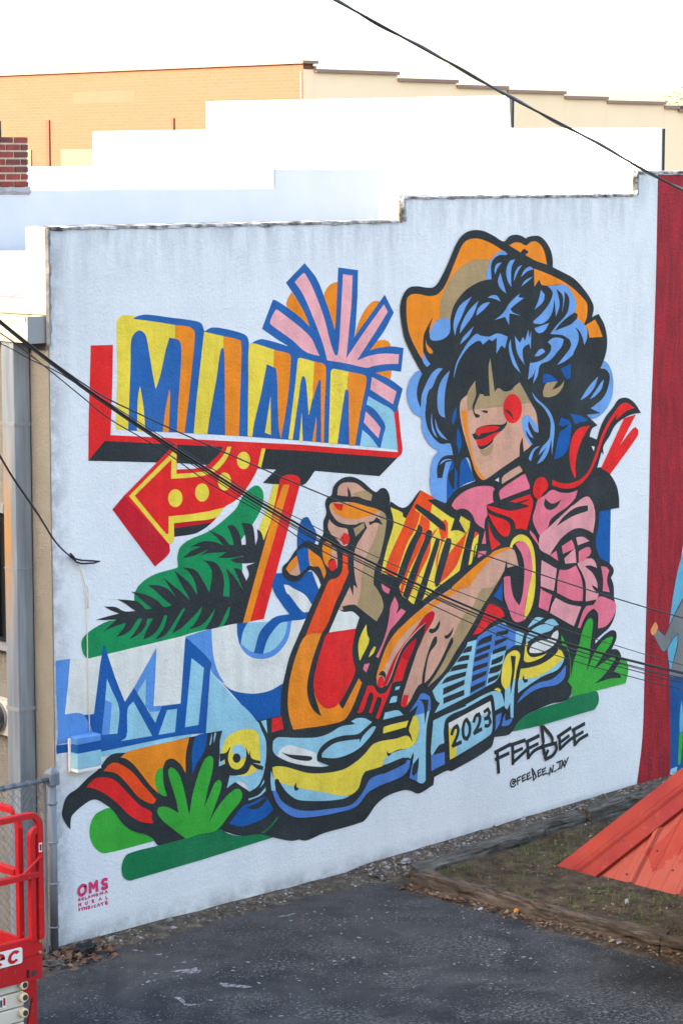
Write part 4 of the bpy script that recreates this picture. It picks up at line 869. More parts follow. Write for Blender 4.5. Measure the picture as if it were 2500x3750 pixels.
pe = M.math('SUBTRACT', -3.309, q3[1]); ps = M.math('SUBTRACT', q3[0], 2.395)         # brushed-on darker coat with a wavy lower edge
nz = M.math('MULTIPLY', M.math('SUBTRACT', M.noise(5, 4), 0.5), 0.35)
k1 = M.math('GREATER_THAN', M.math('ADD', ps, nz), 0.14); k2 = M.math('GREATER_THAN', M.math('SUBTRACT', M.math('ADD', pe, M.math('MULTIPLY', nz, 0.5)), M.math('MULTIPLY', ps, 0.55)), 0.60)
r0 = M.mix(M.ramp(M.noise(2.2, 5), [(0.35, 0.0), (0.7, 1.0)]), (0.28, 0.050, 0.028, 1), (0.32, 0.066, 0.042, 1))
r1 = M.mix(M.ramp(M.noise(1, 5, M.scaled((3, 16, 3))), [(0.35, 0.0), (0.7, 1.0)]), (0.24, 0.022, 0.012, 1), (0.31, 0.036, 0.018, 1))
rc = M.mix(M.math('MULTIPLY', M.math('MULTIPLY', k1, k2), 0.9), r0, r1)
rc = M.mix(M.ramp(M.noise(1, 6, M.scaled((2.5, 26, 2.5)), 0.7), [(0.52, 0.0), (0.72, 0.6)]), rc, (0.20, 0.030, 0.022, 1))
rc = M.mix(M.ramp(M.noise(14, 6, None, 0.7), [(0.60, 0.0), (0.72, 0.45)]), rc, (0.34, 0.10, 0.066, 1)); M.color(rc); M.bump(M.noise(6, 4), 0.25, 0.02); MATS['roof_pale'] = M.m

# ---------------------------------------------------------------- ground
mb = MB(); mb.face(mb.pts([(-400, -400, -0.03), (400, -400, -0.03), (400, 400, -0.03), (-400, 400, -0.03)]))
tag(mb.build('ground', 'dirt'), kind='structure')
def rough_edge(A, B, n, amp, seed):
    A, B = Vector(A), Vector(B); d = B - A; nn = Vector((-d.y, d.x)).normalized()
    return [tuple(A + d * (k / n) + nn * amp * fbm(seed + k * 0.37, seed)) for k in range(n + 1)]
lot = [(-60, -60), (3.2, -60)] + rough_edge((3.2, -12), (3.28, -0.55), 50, 0.16, 3.1) + rough_edge((3.2, -0.30), (0.35, -0.20), 34, 0.10, 9.2) + rough_edge((0.2, -0.34), (-0.6, -0.55), 10, 0.06, 5.2) + [(-60, -0.6)]
mb = MB(); vs, _, fs, *_ = delaunay_2d_cdt([Vector(p) for p in ccw(lot)], [], [list(range(len(lot)))], 1, 1e-6)
a = mb.pts([(p[0], p[1], 0.0) for p in vs])
for f in fs: mb.face([a[k] for k in f])
lot_o = tag(mb.build('parking_lot', 'asphalt'), kind='structure')
mb = MB()                                         # soil strip that runs up to the wall foot
NX = 60
for i in range(NX + 1):
    x = -0.9 + 13 * i / NX
    for j in range(5):
        y = -0.75 + 0.80 * j / 4; z = -0.012 + 0.018 * (j - 1.6) + max(0, (x - 3.4)) * 0.030 * j / 4 + 0.012 * fbm(x * 3, y * 3)
        if x > 3.3: z += 0.03
        mb.v.append((x, y, z))
for i in range(NX):
    for j in range(4): k = i * 5 + j; mb.face([k, k + 5, k + 6, k + 1])
tag(mb.build('gravel_strip', 'dirt'), kind='structure')
mb = MB(); NX, NY = 70, 60
for i in range(NX + 1):
    for j in range(NY + 1):
        x = 3.5 + 9.5 * i / NX; y = -6.5 + 6.05 * j / NY
        mb.v.append((x, y, 0.055 + 0.03 * fbm(x * 1.7, y * 1.7, 2) + 0.012 * fbm(x * 6, y * 6, 5)))
for i in range(NX):
    for j in range(NY): k = i * (NY + 1) + j; mb.face([k, k + NY + 1, k + NY + 2, k + 1])
tag(mb.build('planting_bed', 'bed_soil', smooth=True), kind='structure')
# splashes of wall paint on the asphalt, each a small flat spill
def gp(px, py, z=0.0): return on(px, py, 2, z)
SPL = [[(622, 3556), (680, 3548), (724, 3542), (730, 3562), (690, 3562), (640, 3558)], [(802, 3599), (830, 3600), (924, 3613), (880, 3617), (810, 3610)],
       [(636, 3650), (660, 3652), (690, 3676), (748, 3676), (720, 3682), (690, 3684), (660, 3668)], [(1015, 3356), (1070, 3344), (1080, 3342), (1060, 3352), (1030, 3358)]]
for k, pl in enumerate(SPL):
    mb = MB(); pts = [gp(x, y, 0.004) for x, y in pl]
    pp = smooth_loop([Vector((p.x, p.y)) for p in pts]); pp2 = []
    for i_ in range(len(pp)):
        for q_ in range(3): c_ = pp[i_].lerp(pp[(i_ + 1) % len(pp)], q_ / 3); pp2.append((c_.x + 0.022 * fbm(c_.x * 22, c_.y * 22, k), c_.y + 0.022 * fbm(c_.x * 22, c_.y * 22, k + 9)))
    pp = ccw(pp2)
    vs, _, fs, *_ = delaunay_2d_cdt([Vector(p) for p in pp], [], [list(range(len(pp)))], 1, 1e-6)
    a = mb.pts([(p[0], p[1], 0.004) for p in vs])
    for f in fs: mb.face([a[q] for q in f])
    mb.build('paint_spill', 'paint_drip', lot_o)

# ---------------------------------------------------------------- the building with the mural
TH = 0.24
Z1, Z2, Z3 = 5.812, 6.018, 6.235
X1, X2, XE = 3.92, 7.10, 20.0
bld = empty('mural_building', (0, 0, 0), 'white stucco building whose side wall carries the big cartoon mural', 'building')
prof = [(0, -0.3), (XE, -0.3), (XE, Z3), (X2, Z3), (X2, Z2), (X1, Z2), (X1, Z1), (0, Z1)]
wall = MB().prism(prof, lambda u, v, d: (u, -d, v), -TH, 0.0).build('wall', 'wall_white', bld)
wall['label'] = 'tall white stucco side wall with grey rain streaks and stepped top'
def cop(x0, x1, z, seed):                          # crumbling edge of the parapet cap
    mb = MB(); n = max(2, int((x1 - x0) / 0.05)); ring = []
    for k in range(n + 1):
        x = x0 + (x1 - x0) * k / n; d = 0.006 + 0.010 * abs(fbm(x * 5, seed)); h = 0.008 + 0.024 * abs(fbm(x * 4.1, seed + 4))
        ring.append(mb.pts([(x, -0.004 - d, z - h), (x, -0.004 - d * 0.6, z + 0.008 + 0.01 * fbm(x * 9, seed)), (x, TH + 0.02, z + 0.015), (x, TH + 0.02, z - 0.03), (x, 0.05, z - 0.03)]))
    for k in range(n):
        for q in range(5): mb.face([ring[k][q], ring[k + 1][q], ring[k + 1][(q + 1) % 5], ring[k][(q + 1) % 5]])
    mb.face(ring[0]); mb.face(ring[-1][::-1])
    return mb.build('coping', 'coping', bld)
cop(-0.01, X1 - 0.03, Z1, 1.0); cop(X1 - 0.01, X2 - 0.03, Z2, 5.0); cop(X2 - 0.01, XE, Z3, 9.0)
def step_end(x, z0, z1):                           # rendered end of each step, a soft white block
    MB().box(x - 0.05, x - 0.003, 0.004, TH + 0.03, z0 - 0.02, z1 + 0.012).build('step_end', 'cream_coat', bld, bevel=0.012)
    mb = MB(); n = 12; r = []
    for k in range(n + 1):
        z = z0 + (z1 - z0) * k / n; wj = 0.012 + 0.02 * abs(fbm(z * 9, x))
        r.append(mb.pts([(x - 0.056, 0.002, z), (x - 0.03 + wj, -0.016 - 0.01 * abs(fbm(z * 7, x + 3)), z), (x + 0.012 + wj, -0.005, z)]))
    for k in range(n):
        for q in range(2): mb.face([r[k][q], r[k][q + 1], r[k + 1][q + 1], r[k + 1][q]])
    mb.build('step_corner', 'coping', bld)
step_end(X1, Z1, Z2); step_end(X2, Z2, Z3)
mb = MB(); n = 60; r = []                          # cracked arris at the building corner
for k in range(n + 1):
    z = 4.9 + (Z1 - 4.9) * k / n; wj = 0.010 + 0.030 * abs(fbm(z * 7, 2.2)); r.append(mb.pts([(-0.034, -0.004, z), (-0.012, -0.014 - 0.012 * abs(fbm(z * 9, 6)), z), (wj, -0.006, z)]))
for k in range(n):
    for q in range(2): mb.face([r[k][q], r[k][q + 1], r[k + 1][q + 1], r[k + 1][q]])
mb.build('corner_crack', 'crack', bld)
# rear wall: tan render below the gutter, white parapet above
ZG0, ZG1, ZC = 4.925, 5.125, 5.25
MB().box(0.0, 0.25, TH + 0.002, 13.7, -0.3, ZG1).build('rear_wall', 'tan_stucco', bld)
MB().box(-0.012, -0.001, 0.004, TH + 0.002, -0.3, ZG0 - 0.01).build('corner_render', 'tan_stucco', bld)
MB().box(-0.012, 0.26, TH + 0.004, 13.7, ZG1 + 0.001, ZC).build('rear_parapet', 'cream_coat', bld, bevel=0.02)
MB().box(-0.03, -0.002, -0.002, TH + 0.02, ZG1 + 0.01, Z1 + 0.012).build('corner_pier', 'cream_coat', bld, bevel=0.012)
MB().box(-0.20, -0.004, 0.02, 13.5, ZG0, ZG1 - 0.03).build('gutter', 'gutter_tan', bld)
MB().box(-0.205, -0.003, 0.012, 0.019, ZG0 - 0.006, ZG1 + 0.006).build('gutter_end', 'gutter_paint', bld)
MB().box(-0.212, -0.201, 0.03, 13.5, ZG1 - 0.028, ZG1 + 0.004).build('gutter_lip', 'gutter_paint', bld)
MB().box(-0.175, -0.016, 0.245, 0.405, -0.02, ZG0 - 0.004).build('downspout', 'downspout_metal', bld, bevel=0.006)
MB().box(-0.178, -0.014, 0.242, 0.408, 3.10, 3.112).build('downspout_seam', 'gutter_paint', bld)
for zs_ in (0.55, 1.95, 4.25): MB().box(-0.180, -0.004, 0.240, 0.410, zs_, zs_ + 0.03).build('pipe_strap', 'gutter_paint', bld)
for k in range(9): MB().box(0.26, XE - 0.1, 1.6 + 1.35 * k, 1.63 + 1.35 * k, 5.201, 5.206).build('roof_seam', 'gutter_tan', bld)
MB().box(0.25, XE, TH + 0.002, 13.6, 5.05, 5.20).build('roof', 'membrane', bld)
wn = MB().box(-0.035, -0.002, 0.54, 2.1, 2.46, 3.52).build('window', 'black_metal', bld)
for k in range(16): MB().box(-0.055, -0.036, 0.56 + k * 0.09, 0.585 + k * 0.09, 2.5, 3.44).build('grille_bar', 'black_metal', wn)
MB().box(-0.11, -0.002, 0.50, 2.2, 3.53, 3.60).build('window_hood', 'gutter_paint', bld)
MB().box(-0.10, -0.002, 0.46, 2.2, 2.40, 2.45).build('window_sill', 'gutter_paint', bld)
MB().tube([(-0.05, 0.49, 1.98), (-0.05, 0.49, 2.38)], 0.032, 10).tube([(-0.05, 0.49, 0.1), (-0.05, 0.49, 1.69)], 0.03, 10).build('conduit', 'conduit_tan', bld)
MB().tube([(-0.03, 0.455, 3.62), (-0.03, 0.455, 4.9)], 0.025, 10).build('conduit', 'conduit_tan', bld)
# chimney on the roof, brick by brick
CY0 = 11.5
ch = MB().box(7.0, 8.42, CY0 + 0.012, CY0 + 0.7, 5.9, 6.66).build('chimney', 'mortar', bld)
BW, BH, JT = 0.214, 0.072, 0.024
bm0 = MB().box(0, BW, -0.012, 0.08, 0, BH); ob0 = None
ncol = 0
for r_ in range(7):
    z = 6.02 + r_ * (BH + JT); x = 8.44
    x -= (BW if r_ % 2 else BW * 0.5); first = True
    xs = [(8.425 - (BW if r_ % 2 == 0 else BW * 0.5), BW if r_ % 2 == 0 else BW * 0.5)]
    while xs[-1][0] > 7.2: xs.append((xs[-1][0] - BW - JT, BW))
    for x0, wd in xs:
        full = wd == BW; mat = random.choice(['red_brick', 'red_brick', 'dark_brick'])
        MB().box(x0, x0 + wd, CY0 - random.uniform(0.004, 0.014), CY0 + 0.08, z, z + BH).build('brick', mat, ch, bevel=0.005)
mbx = MB(); r = []
for k in range(15):
    x = 7.0 + 1.44 * k / 14; r.append(mbx.pts([(x, CY0 - 0.03, 6.02 + 0.02 * fbm(x * 6, 1)), (x, CY0 - 0.05, 5.96 + 0.03 * fbm(x * 5, 2)), (x, CY0 + 0.02, 5.90)]))
for k in range(14):
    for q in range(2): mbx.face([r[k][q + 1], r[k + 1][q + 1], r[k + 1][q], r[k][q]])
mbx.build('mortar_skirt', 'concrete', ch)
MB().box(6.9, 8.43, CY0, CY0 + 0.8, 5.18, 5.955).build('chimney_base', 'side_white', bld, bevel=0.015)
MB().tube([(8.06, CY0 + 0.1, 6.66), (8.06, CY0 + 0.1, 6.88)], 0.014, 6).build('chimney_rod', 'black_metal', bld)
MB().box(7.3, 7.99, CY0 + 0.05, CY0 + 0.5, 6.66, 6.80).build('chimney_cap', 'dark_brick', bld, bevel=0.03)
# neighbour: middle side parapet and the stepped front parapet
nb = empty('white_building', (15, 13.7, 0), 'overexposed white stepped parapet of the building behind the mural wall', 'building')
YM = 13.70
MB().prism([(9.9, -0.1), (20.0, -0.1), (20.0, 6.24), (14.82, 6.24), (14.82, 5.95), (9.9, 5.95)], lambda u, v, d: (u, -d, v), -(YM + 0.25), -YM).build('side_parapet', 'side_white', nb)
MB().box(14.76, 14.815, YM + 0.004, YM + 0.255, 5.93, 6.25).build('step_end', 'side_white', nb, bevel=0.012)
fp = [(27.6, -0.1), (27.6, 6.27), (24.82, 6.27), (24.82, 6.97), (21.36, 6.97), (21.36, 7.50), (13.66, 7.46), (13.62, 6.915), (10.36, 6.895), (10.36, -0.1)]
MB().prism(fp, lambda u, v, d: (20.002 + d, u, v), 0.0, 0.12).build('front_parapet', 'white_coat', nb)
MB().box(20.085, 20.135, 13.60, 13.66, 6.93, 7.45).build('step_flashing', 'flashing', nb)
MB().box(20.085, 20.135, 10.34, 10.40, 5.6, 6.88).build('step_flashing', 'flashing', nb)
# tan building in the distance
DX, DY = 39.3, 39.5
tb = empty('tan_building', (DX, DY, 0), 'tan brick warehouse with stepped dark coping on the skyline', 'building')
MB().box(DX, DX + 0.4, DY, 80, 0, 9.22).build('brick_wall', 'far_brick', tb)
MB().box(DX - 0.12, DX + 0.5, DY - 0.12, 80, 9.225, 9.31).build('coping', 'far_coping', tb)
MB().box(DX + 0.3, 100, DY + 0.5, 80, 8.0, 8.3).build('roof', 'far_dark', tb)
steps = [(1106, 1150, 237), (1150, 1455, 250), (1455, 1670, 283), (1670, 1855, 307), (1855, 2065, 325), (2065, 2220, 347), (2220, 2430, 364), (2430, 2480, 384), (2480, 2800, 396)]
for k, (a_, b_, yt) in enumerate(steps):
    xa = on(a_, yt, 1, DY).x; xb = on(b_, yt, 1, DY).x; zt = on((a_ + b_) / 2, yt + (b_ - a_) * 0.012, 1, DY).z
    if k == 0: xa = DX + 0.401; MB().box(DX + 0.02, xa, DY - 0.012, DY - 0.003, 0, zt - 0.13).build('cream_wall', 'far_cream', tb)
    MB().box(xa, xb, DY, DY + 0.4, 0, zt - 0.13).build('cream_wall', 'far_cream', tb)
    MB().box(xa, xb, DY - 0.1, DY + 0.5, zt - 0.129, zt - 0.03).build('coping', 'far_coping', tb)
def tanrect(px0, px1, py0, py1, name, mat, d=0.03):
    p = on(px0, py1, 0, DX); q = on(px1, py0, 0, DX)
    MB().box(DX - d, DX - 0.003, min(p.y, q.y), max(p.y, q.y), min(p.z, q.z), max(p.z, q.z)).build(name, mat, tb)
tanrect(270, 495, 330, 381, 'painted_patch', 'far_patch', 0.006); tanrect(230, 345, 547, 640, 'window', 'far_window', 0.05); tanrect(100, 118, 548, 640, 'window', 'far_window', 0.05)
tanrect(176, 185, 440, 640, 'downpipe', 'far_dark', 0.06); tanrect(635, 641, 433, 560, 'downpipe', 'far_dark', 0.06)
tanrect(1101, 1106, 262, 420, 'corner_quoin', 'far_coping', 0.02)
MB().tube([(DX + 2, 48.6, 9.3), (DX + 2, 48.6, 9.62)], 0.12, 10).build('roof_vent', 'far_cream', tb)
# unseen block added behind the camera to keep the low sun off the lot
wb = empty('shade_building', (-34, 0, 0), 'unseen long building added west of the parking lot to shade it', 'building')
MB().box(-46, -30, -50, 60, 0, 15.7).build('wall', 'red_brick', wb); MB().box(-46.2, -29.8, -50.2, 60.2, 15.701, 15.9).build('roof', 'membrane', wb)

# ---------------------------------------------------------------- mural
LV = paint_wall(MURAL, wall)
print('paint levels', LV)

# ---------------------------------------------------------------- small things on the wall
ub = empty('utility_box', (0.25, -0.06, 1.49), 'small plastic utility box painted in three blue bands on the mural wall', 'box')
def ubox(z0, z1, name, m, bv=0.0):
    return MB().box(0.125, 0.37, -0.12, -0.012, z0, z1, 0).build(name, m, ub, bevel=bv)
ubox(1.688, 1.750, 'lid', 'M', 0.010); ubox(1.622, 1.687, 'painted_band', 'b'); ubox(1.49, 1.621, 'body', 'L', 0.006)
MB().box(0.108, 0.385, -0.035, -0.0115, 1.455, 1.735).build('back_plate', 'sticker_white', ub, bevel=0.01)
MB().box(0.128, 0.367, -0.117, -0.03, 1.465, 1.4895).build('bottom_rim', 'sticker_white', ub)
def W(px, py, d=0.0): return on(px, py, 1, -d)
cw = [W(x, y, 0.012) for x, y in [(272, 2048), (288, 2066), (300, 2095), (312, 2140), (317, 2190), (319, 2260), (321, 2380), (324, 2520), (328, 2640), (330, 2700)]]
tag(MB().tube(cw, 0.0042, 6).build('wall_wire', 'cord_white', smooth=True), 'thin pale cord running down the white wall to the utility box', 'wire')
cw = [W(x, y, 0.012) for x, y in [(318, 2144), (324, 2150), (326, 2180), (323, 2228)]]
tag(MB().tube(cw, 0.005, 6).build('wire_sleeve', 'sticker_white', smooth=True), 'short white plastic sleeve beside the pale cord', 'sleeve')
em = empty('electric_meter', (-0.06, 0.55, 1.69), 'grey electric meter with round glass face at the left picture edge', 'meter')
MB().box(-0.11, -0.002, 0.465, 0.80, 1.70, 1.985).build('housing', 'meter_grey', em, bevel=0.008)
def disc(cx, cy, cz, r, x0, x1, seg=24):
    return MB().tube([(x0, cy, cz), (x1, cy, cz)], r, seg)
disc(0, 0.625, 1.85, 0.115, -0.115, -0.165).build('glass_dome', 'meter_glass', em); disc(0, 0.625, 1.85, 0.128, -0.1105, -0.128).build('ring', 'gutter_paint', em)

# ---------------------------------------------------------------- chain link fence
fe = empty('chain_link_fence', (-0.3, -0.05, 0), 'galvanised chain link fence butting against the mural wall corner', 'fence')
FX = -0.08
MB().tube([(FX, -0.05, -0.1), (FX, -0.05, 1.46)], 0.034, 14).build('post', 'galvanised', fe, smooth=True)
MB().box(FX - 0.045, FX + 0.045, -0.095, -0.005, 1.39, 1.49).build('post_cap', 'galvanised', fe, bevel=0.006)
mb = MB(); a = mb.pts([(FX - 0.045, -0.095, 1.491), (FX + 0.045, -0.095, 1.491), (FX + 0.045, -0.005, 1.491), (FX - 0.045, -0.005, 1.491), (FX, -0.05, 1.54)])
for k in range(4): mb.face([a[k], a[(k + 1) % 4], a[4]])
mb.build('cap_point', 'galvanised', fe)
MB().tube([(FX - 0.05, -0.05, 1.44), (-2.6, -0.05, 1.44)], 0.021, 12).build('top_rail', 'galvanised', fe, smooth=True)
MB().box(FX - 0.085, FX - 0.065, -0.06, -0.045, 0.02, 1.42).build('tension_bar', 'galvanised', fe)
for z in (0.22, 0.58, 0.92, 1.24): MB().tube([(FX + 0.037 * math.cos(t), -0.05 + 0.037 * math.sin(t), z) for t in [k * math.pi / 8 for k in range(16)]], 0.008, 6, closed=True).build('clamp_band', 'galvanised', fe)
mb = MB(); st = 0.056
for k in range(-30, 48):
    for sgn in (1, -1):
        path = []
        x0 = FX - 0.07 - k * st
        for q in range(0, 27):
            z = 0.03 + q * st; x = x0 + sgn * (z - 0.03) * 0.8
            if FX - 2.3 < x < FX - 0.065 and z < 1.44: path.append((x, -0.05 + 0.006 * sgn * (1 if q % 2 else -1), z))
        if len(path) > 1: mb.tube(path, 0.0021, 4, caps=False)
tag(mb.build('chain_link_mesh', 'galvanised', fe), kind='stuff')
for k in range(7): MB().tube([(FX - 0.14 - k * 0.11, -0.05 + 0.025 * math.cos(t), 1.44 + 0.025 * math.sin(t)) for t in [q * math.pi / 6 for q in range(12)]], 0.0025, 4, closed=True).build('wire_tie', 'galvanised', fe)

# ---------------------------------------------------------------- scissor lift
YL = -2.0
def L(px, py, dy=0.0): return on(px, py, 1, YL + dy)
def LX(px, py): p = L(px, py); return p.x, p.z
xr, _ = LX(146, 3200); xq, _ = LX(118, 3200); xp, _ = LX(95, 3200)
zt = L(146, 2978).z; zd1 = L(155, 3425).z; zd0 = L(155, 3583).z; zs = L(155, 3492).z; zm = L(140, 3200).z
sl = empty('scissor_lift', (xr - 0.9, YL + 0.4, 0), 'red scissor lift platform with guard rails at the left picture edge', 'lift')
TB = 0.045
def arc(c, r, a0, a1, n, y): return [(c[0] + r * math.cos(a0 + (a1 - a0) * k / n), y, c[1] + r * math.sin(a0 + (a1 - a0) * k / n)) for k in range(n + 1)]
def sq_tube(path, wd, mat, name):
    mb = MB(); n = len(path); P = [Vector(p) for p in path]; rings = []
    for i, p in enumerate(P):
        d = (P[min(i + 1, n - 1)] - P[max(i - 1, 0)]).normalized(); ref = Vector((0, 1, 0)) if abs(d.y) < 0.9 else Vector((0, 0, 1))
        u = d.cross(ref).normalized() * wd / 2; v = ref * wd / 2 if abs(d.y) < 0.9 else ref * wd / 2
        rings.append(mb.pts([p - u - v, p + u - v, p + u + v, p - u + v]))
    for i in range(n - 1):
        for k in range(4): mb.face([rings[i][k], rings[i + 1][k], rings[i + 1][(k + 1) % 4], rings[i][(k + 1) % 4]])
    mb.face(rings[0]); mb.face(rings[-1][::-1])
    o = mb.build(name, mat, sl, bevel=0.005); return o
XL = xr - 1.9
sq_tube([(xr, YL, zd1 - 0.02)] + [(xr, YL, zt - 0.10)] + arc((xr - 0.09, zt - 0.09), 0.09, 0.0, math.pi / 2, 8, YL) + [(XL, YL, zt)], TB, 'lift_red', 'guard_rail')
sq_tube([(XL, YL, zm), (xr - TB / 2, YL, zm)], TB, 'lift_red', 'mid_rail')
zh = L(120, 3040).z
sq_tube([(xq, YL + 0.004, zd1 - 0.02), (xq, YL + 0.004, zh - 0.07)] + arc((xq + 0.05, zh - 0.05), 0.05, math.pi, math.pi / 2, 6, YL + 0.004) + [(xr - 0.02, YL + 0.004, zh)], TB * 0.9, 'lift_red', 'gate_post')
xb = xr - 0.42
sq_tube([(xb, YL + 0.002, zd1 - 0.02), (xb, YL + 0.002, zm - 0.03)], TB, 'lift_red', 'rail_post')
zl = L(10, 3110).z
sq_tube([(xb, YL + 0.002, zm + 0.03), (xb, YL + 0.002, zl - 0.07)] + arc((xb - 0.07, zl - 0.07), 0.07, 0, math.pi / 2, 6, YL + 0.002) + [(XL, YL + 0.002, zl)], TB, 'lift_red', 'control_rail')
YB = YL + 0.10                                        # panel behind, turning back along the short side
xe = xr - 0.10
sq_tube([(xe, YB, zd1 - 0.02), (xe, YB, zt - 0.10), (xe, YB + 0.02, zt - 0.03), (xe, YB + 0.09, zt + 0.01), (xe, YB + 0.80, zt + 0.01), (xe, YB + 0.86, zt - 0.06), (xe, YB + 0.86, zd1 - 0.02)], TB, 'lift_red', 'end_rail')
sq_tube([(xe, YB + 0.03, zm), (xe, YB + 0.83, zm)], TB * 1.2, 'lift_red', 'end_mid_rail')
sq_tube([(xe, YB + 0.86, zt + 0.01), (XL, YB + 0.86, zt + 0.01)], TB, 'lift_red', 'far_rail')
sq_tube([(xe - 0.03, YB + 0.86, zm), (XL, YB + 0.86, zm)], TB, 'lift_red', 'far_mid_rail')
MB().box(XL, xr + 0.022, YL + 0.012, YL + 0.045, zd0, zd1).build('deck_side', 'lift_red', sl, bevel=0.004)
MB().box(XL, xr + 0.020, YL + 0.004, YL + 0.0115, zs, zd1 - 0.004).build('toe_board', 'lift_red', sl, bevel=0.003)
MB().box(XL, xe + 0.02, YL + 0.046, YB + 0.9, zd0 + 0.02, zd0 + 0.12).build('deck', 'lift_dark', sl)
MB().box(xe - 0.01, xe + 0.02, YB + 0.03, YB + 0.9, zd0 + 0.121, zd1 - 0.02).build('end_toe_board', 'lift_red', sl)
MB().tube([(xr - 0.005, YL - 0.026, zh - 0.19), (xq - 0.10, YL - 0.026, zm + 0.02)], 0.011, 8).build('chain_arm', 'lift_red', sl)
zk = L(138, 3100).z
MB().box(xr - 0.021, xr + 0.006, YL - 0.0265, YL - 0.0235, zk - 0.035, zk + 0.03).build('rail_sticker', 'sticker_white', sl)
MB().box(xr - 0.016, xr + 0.001, YL - 0.0275, YL - 0.0268, zk - 0.026, zk + 0.02).build('rail_sticker_print', 'sticker_ink', sl)
for py in (3445, 3487):
    p = L(148, py); MB().tube([(p.x, YL + 0.002, p.z), (p.x, YL - 0.006, p.z)], 0.011, 10).build('bolt', 'bolt_zinc', sl)
p = L(130, 3564); MB().tube([(p.x, YL + 0.010, p.z), (p.x, YL + 0.006, p.z)], 0.022, 16).build('deck_plug', 'lift_dark', sl)
p = L(107, 3568); MB().box(p.x - 0.009, p.x + 0.009, YL + 0.008, YL + 0.0115, p.z - 0.030, p.z + 0.030).build('deck_slot', 'black_metal', sl)
# white sticker with the letters  e c
xa, za = LX(-60, 3500); xbk, _ = LX(83, 3490); zt1 = L(80, 3468).z; zb1 = L(80, 3527).z
def rrect(x0, x1, z0, z1, r):
    o = []
    for cx_, cz_, a0 in ((x1 - r, z1 - r, 0), (x0 + r, z1 - r, 90), (x0 + r, z0 + r, 180), (x1 - r, z0 + r, 270)):
        o += [(cx_ + r * math.cos(R(a0 + 15 * k)), cz_ + r * math.sin(R(a0 + 15 * k))) for k in range(7)]
    return o
MB().prism(rrect(xa, xbk, zb1, zt1, 0.02), lambda u, v, d: (u, YL - d, v), -0.0035, 0.0).build('deck_sticker', 'sticker_white', sl)
zc = (zb1 + zt1) / 2; hh = (zt1 - zb1)
def letter(cx_, kind):
    mb = MB(); rx, rz, th = 0.36 * hh * 1.25, 0.40 * hh, 0.19 * hh; slant = 0.25
    def q(u, v): return (cx_ + u + slant * v, YL - 0.002, zc + v)
    a0, a1 = (R(38), R(325)) if kind == 'c' else (R(0), R(318)); n = 26; ri = []
    for k in range(n + 1):
        t = a0 + (a1 - a0) * k / n
        ri.append(mb.pts([q(rx * math.cos(t), rz * math.sin(t)), q((rx - th * 1.35) * math.cos(t), (rz - th) * math.sin(t))]))
    for k in range(n): mb.face([ri[k][0], ri[k + 1][0], ri[k + 1][1], ri[k][1]])
    if kind == 'e': mb.face(mb.pts([q(-rx + th, -th * 0.1), q(rx, -th * 0.1), q(rx - 0.002, th * 0.75), q(-rx + th, th * 0.75)]))
    mb.build('sticker_letter', 'lift_red', sl)
letter(L(52, 3500).x, 'c'); letter(L(-4, 3500).x, 'e')
# folded scissor arms
zz = [zd0 - 0.004, L(100, 3634).z, L(100, 3692).z, L(100, 3748).z]; zz.append(zz[-1] - 0.13); zz.append(zz[-1] - 0.13)
xs_ = LX(104, 3650)[0]
for k in range(5):
    MB().box(XL, xs_, YL + 0.05, YL + 0.11, zz[k + 1] + 0.006, zz[k] - 0.004).build('scissor_arm', 'lift_grey', sl, bevel=0.006)
    zc_ = (zz[k] + zz[k + 1]) / 2 + 0.018; xp_ = xs_ - 0.02
    MB().tube([(xp_, YL + 0.049, zc_), (xp_, YL + 0.012, zc_)], 0.034, 16).build('pivot_boss', 'lift_cream', sl, bevel=0.004)
    MB().tube([(xp_ + 0.004, YL + 0.0115, zc_), (xp_ + 0.004, YL + 0.008, zc_)], 0.021, 14).build('pivot_pin', 'lift_dark', sl)
zq = L(20, 3680).z
MB().box(xs_ - 0.30, xs_ - 0.155, YL + 0.046, YL + 0.0495, zq - 0.04, zq + 0.045).build('warning_sticker', 'sticker_white', sl)
for k in range(5): MB().box(xs_ - 0.29 + 0.027 * k, xs_ - 0.272 + 0.027 * k, YL + 0.0445, YL + 0.0458, zq - 0.03 + 0.008 * (k % 3), zq + 0.032 - 0.01 * (k % 2)).build('warning_print', 'sticker_ink' if k % 2 else 'lift_red', sl)
x0_, x1_ = LX(104, 3620)[0], LX(170, 3600)[0]
zt2 = L(168, 3588).z
outer = [(x0_, zt2 - 0.03), (x0_ + 0.02, zt2 + 0.0), (x1_ - 0.02, zt2 + 0.0), (x1_, zt2 - 0.03), (x1_, -0.0), (x0_, -0.0)]
mb = MB()
xm0, xm1 = x0_ + 0.04, x1_ - 0.035; zb2 = zt2 - 0.16; zb3 = zt2 - 0.36
def py_(u, v, d): return (u, YL + 0.13 - d, v)
for pl in ([(x0_, zb2), (x0_, zt2 - 0.02), (x0_ + 0.02, zt2), (x1_ - 0.02, zt2), (x1_, zt2 - 0.02), (x1_, zb2 + 0.012), (xm1, zb2 + 0.012), (xm0, zb2)],
           [(x0_, 0.0), (x0_, zb2), (xm0, zb2), (xm0, zb3), (xm0 + 0.03, zb3), (xm0 + 0.03, 0.0)],
           [(xm0 + 0.03, 0.0), (xm0 + 0.03, zb3), (xm1, zb2 + 0.012), (x1_, zb2 + 0.012), (x1_, 0.0)]):
    mb.prism(pl, py_, 0.0, 0.02)
mb.build('end_bracket', 'lift_red', sl)
MB().box(XL, xs_ - 0.02, YL + 0.16, YL + 0.8, 0.05, 0.42).build('chassis', 'lift_red', sl)
